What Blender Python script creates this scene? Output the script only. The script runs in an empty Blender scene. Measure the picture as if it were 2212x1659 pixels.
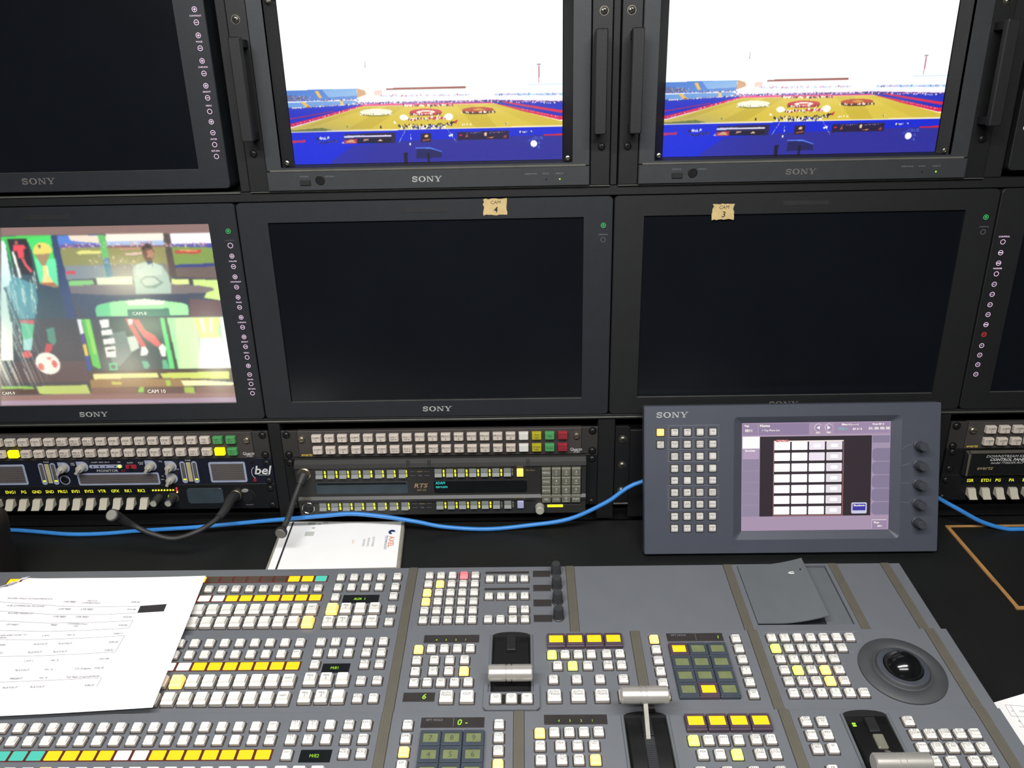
import bpy, math, random
import numpy as np
from mathutils import Matrix, Vector
random.seed(7)
SC = bpy.context.scene
COL = SC.collection
MM = 0.001
# ------------------------------------------------------------------ camera
cam_d = bpy.data.cameras.new('camera'); cam = bpy.data.objects.new('camera', cam_d); COL.objects.link(cam)
cam_d.sensor_width = 36.0; cam_d.lens = 1661.0 / 2212.0 * 36.0; cam_d.clip_start = 0.01; cam_d.clip_end = 50
_r = Vector((0.99971235, 0.00968581, -0.02194106)); _u = Vector((0.0147668, 0.47229072, 0.88131914)); _d = Vector((-0.01889884, 0.88138962, -0.47201183))
cam.matrix_world = Matrix(((_r.x, _u.x, -_d.x, 0.0), (_r.y, _u.y, -_d.y, -0.97275), (_r.z, _u.z, -_d.z, 0.76559), (0, 0, 0, 1)))
SC.camera = cam
# ------------------------------------------------------------------ world, lamps, exposure
world = bpy.data.worlds.new('world'); SC.world = world; world.use_nodes = True
world.node_tree.nodes['Background'].inputs[0].default_value = (0.62, 0.70, 0.80, 1)
world.node_tree.nodes['Background'].inputs[1].default_value = 0.06
def area(name, loc, sx, sy, power, col, rx=0.0, ry=0.0):
    d = bpy.data.lights.new(name, 'AREA'); d.shape = 'RECTANGLE'; d.size = sx; d.size_y = sy; d.energy = power; d.color = col
    o = bpy.data.objects.new(name, d); COL.objects.link(o); o.location = loc; o.rotation_euler = (rx, ry, 0); return o
area('ceiling_lamp_light', (-0.10, -0.84, 1.405), 1.50, 0.16, 28.5, (1.0, 0.988, 0.975))
area('ceiling_lamp_light', (-0.10, -1.38, 1.405), 1.50, 0.16, 19.0, (1.0, 0.988, 0.975))
vs = SC.view_settings
vs.view_transform = 'Standard'; vs.look = 'None'; vs.gamma = 1.0; vs.use_curve_mapping = False; vs.exposure = 0.0

# ------------------------------------------------------------------ helpers: colour, materials
def lin(c):
    c /= 255.0
    return c / 12.92 if c <= 0.04045 else ((c + 0.055) / 1.055) ** 2.4
def rgb(h):
    if not isinstance(h, str): return tuple(lin(v) for v in h)
    return tuple(lin(int(h[i:i + 2], 16)) for i in (0, 2, 4))
def mat(name, h, rough=0.5, metal=0.0, var=0.10, scale=60.0, bump=0.0, spec=0.5, trans=0.0):
    m = bpy.data.materials.new(name); m.use_nodes = True; nt = m.node_tree; b = nt.nodes['Principled BSDF']
    c = rgb(h)
    b.inputs['Roughness'].default_value = rough; b.inputs['Metallic'].default_value = metal
    b.inputs['Specular IOR Level'].default_value = spec
    tc = nt.nodes.new('ShaderNodeTexCoord'); nz = nt.nodes.new('ShaderNodeTexNoise'); nz.inputs['Scale'].default_value = scale; nz.inputs['Detail'].default_value = 4
    nt.links.new(tc.outputs['Object'], nz.inputs['Vector'])
    rp = nt.nodes.new('ShaderNodeValToRGB'); rp.color_ramp.elements[0].position = 0.3; rp.color_ramp.elements[1].position = 0.7
    rp.color_ramp.elements[0].color = (*[max(0, x * (1 - var)) for x in c], 1); rp.color_ramp.elements[1].color = (*[min(1, x * (1 + var)) for x in c], 1)
    nt.links.new(nz.outputs['Fac'], rp.inputs['Fac']); nt.links.new(rp.outputs['Color'], b.inputs['Base Color'])
    if bump:
        n2 = nt.nodes.new('ShaderNodeTexNoise'); n2.inputs['Scale'].default_value = 900; nt.links.new(tc.outputs['Object'], n2.inputs['Vector'])
        bp = nt.nodes.new('ShaderNodeBump'); bp.inputs['Strength'].default_value = bump; bp.inputs['Distance'].default_value = 0.0004
        nt.links.new(n2.outputs['Fac'], bp.inputs['Height']); nt.links.new(bp.outputs['Normal'], b.inputs['Normal'])
    return m
def glow(name, h, strength, base='202020', rough=0.4):
    m = bpy.data.materials.new(name); m.use_nodes = True; b = m.node_tree.nodes['Principled BSDF']
    b.inputs['Base Color'].default_value = (*rgb(base), 1); b.inputs['Roughness'].default_value = rough
    b.inputs['Emission Color'].default_value = (*rgb(h), 1); b.inputs['Emission Strength'].default_value = strength
    return m
def picture_mat(name, strength):
    m = bpy.data.materials.new(name); m.use_nodes = True; nt = m.node_tree; b = nt.nodes['Principled BSDF']
    b.inputs['Base Color'].default_value = (0.01, 0.01, 0.012, 1); b.inputs['Roughness'].default_value = 0.35
    a = nt.nodes.new('ShaderNodeVertexColor'); a.layer_name = 'picture'
    nt.links.new(a.outputs['Color'], b.inputs['Emission Color']); b.inputs['Emission Strength'].default_value = strength
    return m
M = {}
M['bezel'] = mat('charcoal_plastic', '212429', 0.5, var=.06, bump=.25)
M['bezel_dark'] = mat('dark_plastic', '17181a', 0.55, var=.08, bump=.25)
M['frame_grey'] = mat('grey_monitor_plastic', '323538', 0.5, var=.06, bump=.2)
M['black'] = mat('black_painted_metal', '111214', 0.5, var=.12, bump=.3)
M['void'] = mat('deep_black', '08080a', 0.7, var=.1)
M['wall_black'] = mat('rack_black', '0f1012', 0.6, var=.15, bump=.3)
M['edge'] = mat('worn_metal_and_highlight', '8a8a84', 0.35, .7)  # edge metal, also the painted highlight lines along the upper rail
M['glass_off'] = mat('dark_screen_glass', '101318', 0.22, var=.12, scale=6, spec=.35)
M['desk'] = mat('black_desk_laminate', '111312', 0.5, var=.25, scale=9, bump=.2)
M['tan'] = mat('tan_edge_strip', 'a87c48', 0.6, var=.12, scale=40)
M['panel'] = mat('blue_grey_console_paint', '63666b', 0.42, var=.03, scale=30, bump=.15)
M['panel2'] = mat('slate_menu_panel_paint', '4a4e59', 0.45, var=.03, scale=30, bump=.15)
M['lid'] = mat('grey_lid_paint', '5e6265', 0.42, var=.03, bump=.1)
M['strip'] = mat('olive_divider', '58544a', 0.6, var=.05, bump=.2)
M['cap'] = mat('white_key_cap', 'dcdad4', 0.32, var=.03)
M['cap_side'] = mat('translucent_key_skirt', '9d968e', 0.35, var=.03)
M['cap_warm'] = mat('ivory_key_cap', 'cfc4b8', 0.35, var=.03)
M['cap_grey'] = mat('grey_lever_cap', '868884', 0.4, var=.04)
M['ivory'] = mat('ivory_lever', 'b9b4a2', 0.45, var=.05)
M['well'] = mat('key_well', '2e2827', 0.6)
M['ink'] = mat('black_print', '2c2a2c', 0.7)
M['ink_blue'] = mat('blue_print', '3a55a8', 0.6)
M['ink_grey'] = mat('grey_print', '7c7a84', 0.6)
M['ink_white'] = mat('white_print', 'd0d0d0', 0.55)
M['ink_tan'] = mat('tan_print', 'a08a66', 0.55)
M['ink_yellow'] = mat('yellow_print', 'd0b040', 0.55)
M['ink_orange'] = mat('orange_print', 'd8702c', 0.55)
M['ink_navy'] = mat('navy_print', '24366e', 0.55)
M['logo'] = mat('silver_logo', 'c2c3c2', 0.35, .25)
M['logo_dim'] = mat('dull_logo', '7d7a76', 0.45, .3)
M['chrome'] = mat('chrome', 'bdb9b0', 0.22, 1.0, var=.05)
M['steel'] = mat('dark_screw_steel', '3a3a3a', 0.38, .8)
M['screw_bright'] = mat('worn_screw_steel', '8d897e', 0.3, .9)
M['nickel'] = mat('nickel_screw', 'b8ae98', 0.3, .9)
M['alu'] = mat('satin_aluminium', 'c9c5be', 0.30, .65, var=.03)
M['tally'] = mat('tally_window_plastic', '2a2a2b', 0.45)
M['pale_print'] = mat('pale_grey_print', 'bfc2ba', 0.6)
M['arm'] = mat('fader_arm_metal', '8c8a80', 0.45, .3)
M['ink_sheet'] = mat('purple_grey_print', '857e92', 0.6)
M['ledge'] = mat('dusty_ledge', '5d5b54', 0.6)
M['con_window'] = mat('smoked_console_window', '2f2c2b', 0.35)
M['slot'] = mat('slot_black', '0b0b0c', 0.42, var=.1)
M['rubber'] = mat('black_rubber', '26272a', 0.6, var=.08)
M['ring'] = mat('trackball_ring_rubber', '3c3e40', 0.6, var=.12, scale=25)
M['ball'] = mat('gloss_black_ball', '101112', 0.14, spec=.6)
M['paper'] = mat('white_paper', 'f4f3f2', 0.75, var=.01)
M['paper_shade'] = mat('paper_fold_shade', 'dcd8e2', 0.75, var=.02)  # white paper with the purple shading of the fold put into its colour
M['cover'] = mat('clear_cover_edge', '8d897e', 0.4)
M['tape'] = mat('masking_tape', 'cbb27c', 0.7, var=.10, scale=80)
M['blue'] = mat('blue_cable_jacket', '3a86d2', 0.36, var=.05)
M['mic'] = mat('gooseneck_black', '2b2b2c', 0.55, var=.06)
M['mesh'] = mat('mic_grille', '9a9890', 0.5, .6)
M['knob_grey'] = mat('pale_grey_knob', 'a9a69b', 0.4)
M['knob_slate'] = mat('slate_knob', '3e4148', 0.45)
M['knob_black'] = mat('black_knob', '333436', 0.42)
M['quartz_face'] = mat('brown_grey_panel', '403c3a', 0.5, var=.05, bump=.15)
M['ear'] = mat('rack_ear_grey', '33312f', 0.5, var=.05)
M['navy_face'] = mat('navy_panel', '171a28', 0.45, var=.05)
M['lilac'] = mat('lilac_print_outline', '98a0b8', 0.5)
M['grille'] = mat('speaker_mesh', '77706c', 0.6, .2, var=.25, scale=1400)
M['scale'] = mat('cream_meter_scale', 'b5ab86', 0.6)
M['kp'] = mat('intercom_charcoal', '2d2d2c', 0.42, var=.06, bump=.2)
M['kp_key'] = mat('intercom_lever_grey', '7f8380', 0.42)
M['kp_pad'] = mat('olive_grey_keypad', '6d6c5f', 0.4)
M['window'] = mat('smoked_display_window', '15181a', 0.3, spec=.3)
M['window_grey'] = mat('grey_lcd_window', '38434a', 0.3)
M['lcd_frame'] = mat('slate_lcd_key', '39404a', 0.45)
M['lcd_frame_lit'] = mat('plum_lcd_key', '4a3a46', 0.45)
M['lcd_off'] = mat('olive_lcd', '6c7450', 0.35, var=.10, scale=120)
M['lcd_strip'] = mat('dark_lcd_strip', '221a18', 0.3)
M['lcd_brown'] = mat('unlit_brown_lcd', '4a3a32', 0.35)
M['green_cap'] = mat('green_key_cap', '4f9a5c', 0.35)
M['yellow_cap'] = mat('yellow_key_cap', 'b3aa28', 0.35)
M['red_cap'] = mat('red_key_cap', '9c2c38', 0.35)
M['lilac_cap'] = mat('lilac_key_cap', 'b0b0d8', 0.35)
M['brown'] = mat('dark_brown_plastic', '1d1715', 0.6, var=.15)
M['dirt'] = mat('pale_dust', '9a9890', 0.8)
M['room'] = mat('vehicle_wall_lining', '3a3b3d', 0.7, var=.05)
M['ceil'] = mat('ceiling_lining', '6a6a68', 0.7, var=.05)
M['floor'] = mat('vehicle_floor_vinyl', '2a2a2b', 0.6, var=.1)
G = {}
G['amber'] = glow('lit_amber_cap', 'ffb62c', .85, 'ffdc98')
G['lime'] = glow('lit_lime_cap', 'e0ff4a', 1.05, 'c0d080')
G['red'] = glow('lit_red_cap', 'ff4a5c', 1.0, 'd08080')
G['yellow'] = glow('lit_yellow_cap', 'fff000', 1.0, 'd0c020')
G['amber_soft'] = glow('lit_warm_key', 'ffd45a', 0.95, 'd0b060')
G['lcd_yellow'] = glow('yellow_backlight', 'ffd800', 1.25)
G['lcd_white'] = glow('white_backlight', 'fffbe8', 1.2)
G['lcd_cyan'] = glow('cyan_backlight', '58e0c8', 0.9)
G['lcd_edge'] = glow('red_backlight_spill', '7a1200', 0.55)
G['vfd'] = glow('cyan_dot_text', '3cf0e8', 1.0)
G['led_yellow'] = glow('yellow_led', 'f0f020', 1.1)
G['led_text'] = glow('yellow_dot_text', 'f2f030', 1.1)
G['led_lime'] = glow('lime_segment', 'b8ff30', 1.0)
G['led_red'] = glow('red_led', 'ff4050', 1.0)
G['led_green'] = glow('green_led', '38e070', 1.0)
G['pink'] = glow('pink_white_icon', 'ffdcfb', 1.25)
G['dim'] = glow('dim_icon', '8a8890', 0.5)
G['icon_red'] = glow('red_icon', 'ff3a30', 1.0)
G['lcd_dim_digit'] = mat('ghost_digit', '46503a', 0.4)
for k, v in G.items(): M[k] = v
M['stadium'] = picture_mat('stadium_picture', 1.08)
M['multi'] = picture_mat('multiview_picture', 1.0)
M['menu'] = picture_mat('menu_picture', 1.0)

# ------------------------------------------------------------------ helpers: geometry
def rr(x0, x1, y0, y1, r, seg=4):
    r = max(0.001, min(r, (x1 - x0) / 2 - .001, (y1 - y0) / 2 - .001)); out = []
    for cx, cy, a0 in ((x1 - r, y1 - r, 0), (x0 + r, y1 - r, 90), (x0 + r, y0 + r, 180), (x1 - r, y0 + r, 270)):
        for i in range(seg + 1):
            a = math.radians(a0 + 90.0 * i / seg); out.append((cx + r * math.cos(a), cy + r * math.sin(a)))
    return out
def circ(cx, cy, r, seg=20, r2=None):
    return [(cx + r * math.cos(2 * math.pi * i / seg), cy + (r2 or r) * math.sin(2 * math.pi * i / seg)) for i in range(seg)]
class MB:
    """Collects geometry in millimetres; build() links it as ONE mesh object."""
    def __init__(s): s.v = []; s.f = []; s.m = []; s.sm = []
    def add(s, vs, fs, mi=0, smooth=False):
        b = len(s.v); s.v += vs
        for f in fs: s.f.append(tuple(b + i for i in f)); s.m.append(mi); s.sm.append(smooth)
        return s
    def loft(s, loops, mi=0, cap0=True, cap1=True, smooth=False):
        n = len(loops[0]); vs = [p for L in loops for p in L]; fs = []
        for k in range(len(loops) - 1):
            for i in range(n):
                j = (i + 1) % n; fs.append((k * n + i, k * n + j, (k + 1) * n + j, (k + 1) * n + i))
        s.add(vs, fs, mi, smooth)
        if cap0: s.add(list(loops[0]), [tuple(range(n - 1, -1, -1))], mi)
        if cap1: s.add(list(loops[-1]), [tuple(range(n))], mi)
        return s
    def prism(s, pts, z0, z1, mi=0, ch=0.0):
        L = [[(x, y, z0) for x, y in pts]]
        if ch:
            cx = sum(p[0] for p in pts) / len(pts); cy = sum(p[1] for p in pts) / len(pts)
            w = max(p[0] for p in pts) - min(p[0] for p in pts); h = max(p[1] for p in pts) - min(p[1] for p in pts)
            L.append([(x, y, z1 - ch) for x, y in pts]); L.append([(cx + (x - cx) * (1 - 2 * ch / w), cy + (y - cy) * (1 - 2 * ch / h), z1) for x, y in pts])
        else: L.append([(x, y, z1) for x, y in pts])
        return s.loft(L, mi)
    def box(s, x0, x1, y0, y1, z0, z1, mi=0, ch=0.0): return s.prism([(x0, y0), (x1, y0), (x1, y1), (x0, y1)], z0, z1, mi, ch)
    def rbox(s, x0, x1, y0, y1, z0, z1, r=1.5, ch=0.6, mi=0, seg=4): return s.prism(rr(x0, x1, y0, y1, r, seg), z0, z1, mi, ch)
    def cyl(s, cx, cy, r, z0, z1, mi=0, seg=20, r1=None, ch=0.0):
        L = [[(x, y, z0) for x, y in circ(cx, cy, r, seg)]]; r1 = r if r1 is None else r1
        if ch: L.append([(x, y, z1 - ch) for x, y in circ(cx, cy, r1, seg)]); L.append([(x, y, z1) for x, y in circ(cx, cy, r1 - ch, seg)])
        else: L.append([(x, y, z1) for x, y in circ(cx, cy, r1, seg)])
        return s.loft(L, mi, smooth=True)
    def lathe(s, cx, cy, prof, mi=0, seg=28, cap0=False, cap1=False):
        return s.loft([[(x, y, z) for x, y in circ(cx, cy, max(r, .01), seg)] for r, z in prof], mi, cap0, cap1, True)
    def frame(s, o, i, z0, z1, r=2, ri=.5, mi=0, seg=4, ch=0.6):
        A = rr(*o, r, seg); B = rr(*i, ri, seg)
        A2 = rr(o[0] + ch, o[1] - ch, o[2] + ch, o[3] - ch, max(r - ch, .2), seg)
        loops = [[(x, y, z0) for x, y in A], [(x, y, z1 - ch) for x, y in A], [(x, y, z1) for x, y in A2], [(x, y, z1) for x, y in B], [(x, y, z0) for x, y in B]]
        return s.loft(loops, mi, False, False)
    def annulus(s, cx, cy, r0, r1, z, mi=0, seg=24):
        a = [(x, y, z) for x, y in circ(cx, cy, r1, seg)]; b = [(x, y, z) for x, y in circ(cx, cy, r0, seg)]
        return s.loft([a, b], mi, False, False)
    def poly(s, pts, z, mi=0): return s.add([(x, y, z) for x, y in pts], [tuple(range(len(pts)))], mi)
    def stroke(s, pts, w, z, mi=0):
        for (x0, y0), (x1, y1) in zip(pts, pts[1:]):
            d = math.hypot(x1 - x0, y1 - y0) or 1e-6; nx, ny = -(y1 - y0) / d * w / 2, (x1 - x0) / d * w / 2
            s.poly([(x0 + nx, y0 + ny), (x0 - nx, y0 - ny), (x1 - nx, y1 - ny), (x1 + nx, y1 + ny)], z, mi)
        return s
    def tube(s, pts, rad, mi=0, seg=12, cap=True):
        P = [Vector(p) for p in pts]; n = len(P); R = rad if isinstance(rad, (list, tuple)) else [rad] * n; loops = []; up = Vector((0, 0, 1)); prev = None
        for i in range(n):
            t = (P[min(i + 1, n - 1)] - P[max(i - 1, 0)]).normalized()
            a = (prev - t * prev.dot(t)) if prev else t.cross(up if abs(t.z) < .95 else Vector((1, 0, 0)))
            a.normalize(); b = t.cross(a); prev = a
            loops.append([tuple(P[i] + (a * math.cos(2 * math.pi * k / seg) + b * math.sin(2 * math.pi * k / seg)) * R[i]) for k in range(seg)])
        return s.loft(loops, mi, cap, cap, True)
    def mesh(s, name, mats, off=(0, 0, 0)):
        me = bpy.data.meshes.new(name)
        me.from_pydata([((x - off[0]) * MM, (y - off[1]) * MM, (z - off[2]) * MM) for x, y, z in s.v], [], s.f)
        me.polygons.foreach_set('material_index', s.m); me.polygons.foreach_set('use_smooth', s.sm)
        for m in mats: me.materials.append(M[m])
        if any(s.sm): me.set_sharp_from_angle(angle=math.radians(40))
        me.update(); return me
def spline(pts, n=8):
    P = [Vector(p) for p in pts]; P = [P[0] * 2 - P[1]] + P + [P[-1] * 2 - P[-2]]; out = []
    for i in range(1, len(P) - 2):
        for k in range(n):
            t = k / n; a, b, c, d = P[i - 1:i + 3]
            out.append(tuple(0.5 * ((2 * b) + (c - a) * t + (2 * a - 5 * b + 4 * c - d) * t * t + (3 * b - a - 3 * c + d) * t ** 3)))
    out.append(tuple(P[-2])); return out

# ------------------------------------------------------------------ helpers: things and parts
A75 = math.radians(7.5)
def W(x, y, z):
    """Point given along the leaning equipment wall (x right, y away from it, z up its face), in world mm."""
    return (x, y * math.cos(A75) + z * math.sin(A75), -y * math.sin(A75) + z * math.cos(A75) - 8.0)
class Thing:
    """An Empty at the thing's base that parents its parts; parts are placed in the coordinates of its face (mm)."""
    def __init__(s, name, label, cat, loc, rx=0.0, off=(0, 0), group=None, kind=None):
        o = bpy.data.objects.new(name, None); COL.objects.link(o); o.empty_display_size = 0.02
        o.location = [c * MM for c in loc]; o.rotation_euler = (rx, 0, 0)
        if kind: o['kind'] = kind
        if label: o['label'] = label
        if cat: o['category'] = cat
        if group: o['group'] = group
        s.o = o; s.off = off
    def part(s, name, mb, mats, label=None, parent=None, smooth=None):
        if isinstance(mats, str): mats = [mats]
        o = bpy.data.objects.new(name, mb.mesh(name, mats, (s.off[0], s.off[1], 0))); COL.objects.link(o); o.parent = parent or s.o
        if label: o['label'] = label
        return o
    def inst(s, name, me, x, y, z=0, rot=0.0, label=None):
        o = bpy.data.objects.new(name, me); COL.objects.link(o); o.parent = s.o
        o.location = ((x - s.off[0]) * MM, (y - s.off[1]) * MM, z * MM); o.rotation_euler = (0, 0, rot)
        if label: o['label'] = label
        return o
    def sub(s, name, me, parent, x, y, z, rot=0.0):
        o = bpy.data.objects.new(name, me); COL.objects.link(o); o.parent = parent; o.location = (x * MM, y * MM, z * MM); o.rotation_euler = (0, 0, rot); return o
def wall_thing(name, label, cat, x, z, group=None, kind=None):
    return Thing(name, label, cat, W(x, 0, z), math.radians(82.5), (x, z), group, kind)
SEC = {0: (-189.805, 82.549), 1: (-312.762, 90.476), 2: (-452.373, 93.414)}     # y, z of the three stepped console decks
def deck_thing(name, label, cat, sec, u, v, group=None):
    return Thing(name, label, cat, (u, SEC[sec][0] + v, SEC[sec][1]), 0.0, (u, v), group)
def single(name, mb, mats, label=None, cat=None, kind=None, group=None, loc=(0, 0, 0), rx=0.0):
    if isinstance(mats, str): mats = [mats]
    o = bpy.data.objects.new(name, mb.mesh(name, mats)); COL.objects.link(o); o.location = [c * MM for c in loc]; o.rotation_euler = (rx, 0, 0)
    if label: o['label'] = label
    if cat: o['category'] = cat
    if kind: o['kind'] = kind
    if group: o['group'] = group
    return o
# text: every string is made once and its mesh shared
TXT = {}
def text(s, size, m='ink', align='CENTER', shear=0.0, sx=1.0, space=0.85, bold=0.0):
    if 'M' in s or 'W' in s: bold = 0.0
    key = (s, size, m, align, shear, sx, space, bold)
    if key not in TXT:
        c = bpy.data.curves.new('lettering', 'FONT'); c.body = s; c.size = size * MM * 1.38; c.align_x = align; c.align_y = 'CENTER'
        c.space_line = space; c.shear = shear; c.resolution_u = 2; c.fill_mode = 'FRONT'; c.offset = bold * MM
        o = bpy.data.objects.new('lettering_tmp', c); me = bpy.data.meshes.new_from_object(o)
        me.name = 'lettering'; me.materials.clear(); me.materials.append(M[m])
        if sx != 1.0:
            for v in me.vertices: v.co.x *= sx
        bpy.data.objects.remove(o); bpy.data.curves.remove(c); TXT[key] = me
    return TXT[key]
# slab-serif maker's wordmark, drawn stroke by stroke (height 1, width about 5.5)
def wordmark(h, m):
    b = MB(); z = 0
    P = lambda pts: b.poly([(x * h, y * h) for x, y in pts], z)
    cx = 0.62                                                              # S
    path = [(1.02, .72)] + [(cx + .40 * math.cos(math.radians(a)), .73 + .20 * math.sin(math.radians(a))) for a in range(40, 271, 23)]
    path += [(cx + .40 * math.cos(math.radians(a)), .29 + .22 * math.sin(math.radians(a))) for a in range(80, -141, -22)] + [(.2, .28)]
    b.stroke([(x * h, y * h) for x, y in path], .19 * h, z); P([(1.0, .62), (1.10, .62), (1.10, 1.0), (1.0, .97)]); P([(.12, .02), (.22, .05), (.22, .40), (.12, .40)])
    o = [((1.98 + .66 * math.cos(t * math.pi / 12)) * h, (.5 + .52 * math.sin(t * math.pi / 12)) * h, z) for t in range(24)]
    i = [((1.98 + .38 * math.cos(t * math.pi / 12)) * h, (.5 + .40 * math.sin(t * math.pi / 12)) * h, z) for t in range(24)]
    b.loft([o, i], 0, False, False)                                        # O
    P([(2.95, .04), (3.08, .04), (3.08, .96), (2.95, .96)]); P([(2.95, .98), (3.22, .98), (4.0, .02), (3.72, .02)]); P([(3.88, .02), (4.0, .02), (4.0, .96), (3.88, .96)])   # N
    P([(2.80, .90), (3.2, .90), (3.2, 1), (2.80, 1)]); P([(2.80, 0), (3.24, 0), (3.24, .1), (2.80, .1)]); P([(3.70, .90), (4.16, .90), (4.16, 1), (3.70, 1)])
    P([(4.40, .95), (4.70, .95), (5.08, .45), (4.82, .45)]); P([(5.42, .95), (5.54, .95), (5.08, .42), (4.98, .48)]); P([(4.82, .05), (5.08, .05), (5.08, .5), (4.82, .5)])     # Y
    P([(4.28, .90), (4.86, .90), (4.86, 1), (4.28, 1)]); P([(5.24, .90), (5.68, .90), (5.68, 1), (5.24, 1)]); P([(4.66, 0), (5.24, 0), (5.24, .1), (4.66, .1)])
    b.v = [(x - 2.9 * h, y - .5 * h, q) for x, y, q in b.v]
    return b.mesh('wordmark', [m])
SCREW = {}
def screw_mesh(r, m):
    if (r, m) not in SCREW:
        b = MB(); b.lathe(0, 0, [(r * 1.25, 0), (r * 1.25, .5), (r, .5), (r * .98, r * .35), (r * .75, r * .6), (r * .35, r * .68), (.01, r * .7)], 0, 18)
        for a in (0.5, 0.5 + math.pi / 2):
            c, s_ = math.cos(a), math.sin(a); L, w = r * .55, r * .16
            b.prism([(c * L - s_ * w, s_ * L + c * w), (-c * L - s_ * w, -s_ * L + c * w), (-c * L + s_ * w, -s_ * L - c * w), (c * L + s_ * w, s_ * L - c * w)], r * .3, r * .74, 1)
        SCREW[(r, m)] = b.mesh('screw', [m, 'void'])
    return SCREW[(r, m)]
# ---- key caps
CAPS = {}
def cap_mesh(kind, m):
    if (kind, m) in CAPS: return CAPS[(kind, m)]
    b = MB()
    w, d, h, wl = {'small': (10.6, 10.4, 5.0, 12.6), 'cross': (14.0, 15.0, 7.2, 15.8), 'large': (15.2, 14.2, 6.6, 17.0), 'row': (12.2, 11.4, 4.6, 14.0)}[kind]
    x = w / 2; y = d / 2
    b.rbox(-wl / 2, wl / 2, -y - .9, y + .9, 0, .7, 1.0, .2, 1, 2)
    q = lambda a, bb, c, e, r: rr(a, bb, c, e, r, 2)
    b.loft([[(i, j, .7) for i, j in q(-x, x, -y, y, 1.0)], [(i, j, h * .60) for i, j in q(-x + .35, x - .35, -y + .25, y - .25, 1.2)]], 2, False, False)
    b.loft([[(i, j, h * .60) for i, j in q(-x + .35, x - .35, -y + .25, y - .25, 1.2)], [(i, j, h * .70) for i, j in q(-x + .8, x - .8, -y + .8, y - .7, 1.0)], [(i, j, h * .78) for i, j in q(-x + 1.0, x - 1.0, -y + d * .2, y - .9, .8)], [(i, j, h) for i, j in q(-x + 1.3, x - 1.3, -y + d * .24, y - 1.2, .8)]], 0, False, kind != 'cross')
    if kind == 'cross':   # shallow dished top
        L = q(-x + 1.3, x - 1.3, -y + d * .24, y - 1.2, .8); cy = d * .09
        b.loft([[(i, j, h) for i, j in L], [(i * .55, cy + (j - cy) * .55, h - .7) for i, j in L]], 0, False, True)
    CAPS[(kind, m)] = b.mesh('button', [m, 'well', 'cap_side' if m == 'cap' else m]); return CAPS[(kind, m)]
HGT = {'small': 5.0, 'cross': 7.2, 'large': 6.6, 'row': 4.6}
def key(t, u, v, kind='small', m='cap', leg=None, ink='ink', size=None):
    o = t.inst('button', cap_mesh(kind, m), u, v)
    if m in ('amber', 'lime', 'red'): o['label'] = {'amber': 'button lit amber', 'lime': 'button lit lime green', 'red': 'button lit red'}[m]
    if leg:
        n = max(len(q) for q in leg.split('\n')); k = len(leg.split('\n'))
        sz = size or min({'small': 2.6, 'cross': 3.0, 'large': 3.1, 'row': 2.5}[kind], {'small': 9.0, 'cross': 11.6, 'large': 13.0, 'row': 9.6}[kind] / max(n, 1), 6.4 / k)
        t.sub('legend', text(leg, sz, ink), o, 0, {'small': 1.2, 'cross': 1.4, 'large': 1.2, 'row': 1.0}[kind], HGT[kind] - (.55 if kind == 'cross' else -.06))
    return o
def clip(poly, x0, x1, y0, y1):
    def half(P, f, inter):
        out = []
        for i in range(len(P)):
            a, b = P[i - 1], P[i]
            if f(b):
                if not f(a): out.append(inter(a, b))
                out.append(b)
            elif f(a): out.append(inter(a, b))
        return out
    ix = lambda c: (lambda a, b: (c, a[1] + (b[1] - a[1]) * (c - a[0]) / (b[0] - a[0])))
    iy = lambda c: (lambda a, b: (a[0] + (b[0] - a[0]) * (c - a[1]) / (b[1] - a[1]), c))
    for f, g in ((lambda p: p[0] >= x0, ix(x0)), (lambda p: p[0] <= x1, ix(x1)), (lambda p: p[1] >= y0, iy(y0)), (lambda p: p[1] <= y1, iy(y1))):
        if poly: poly = half(poly, f, g)
    return poly
class Picture:
    """A flat screen picture built of coloured polygons (one mesh, one colour per polygon)."""
    def __init__(s, x0, x1, y0, y1): s.b = (x0, x1, y0, y1); s.mb = MB(); s.c = []; s.z = 0.0
    def shape(s, pts, col, layer=True):
        P = clip(list(pts), *s.b)
        if len(P) >= 3:
            if layer: s.z += 0.012
            s.mb.poly(P, s.z); s.c.append((len(P), col))
    def rect(s, x0, x1, y0, y1, col, r=0): s.shape(rr(x0, x1, y0, y1, r, 3) if r else [(x0, y0), (x1, y0), (x1, y1), (x0, y1)], col)
    def mesh(s, name, m):
        me = s.mb.mesh(name, [m]); a = me.color_attributes.new('picture', 'FLOAT_COLOR', 'CORNER'); buf = []
        for n, c in s.c: buf += [*rgb(c), 1.0] * n
        a.data.foreach_set('color', buf); return me

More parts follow.
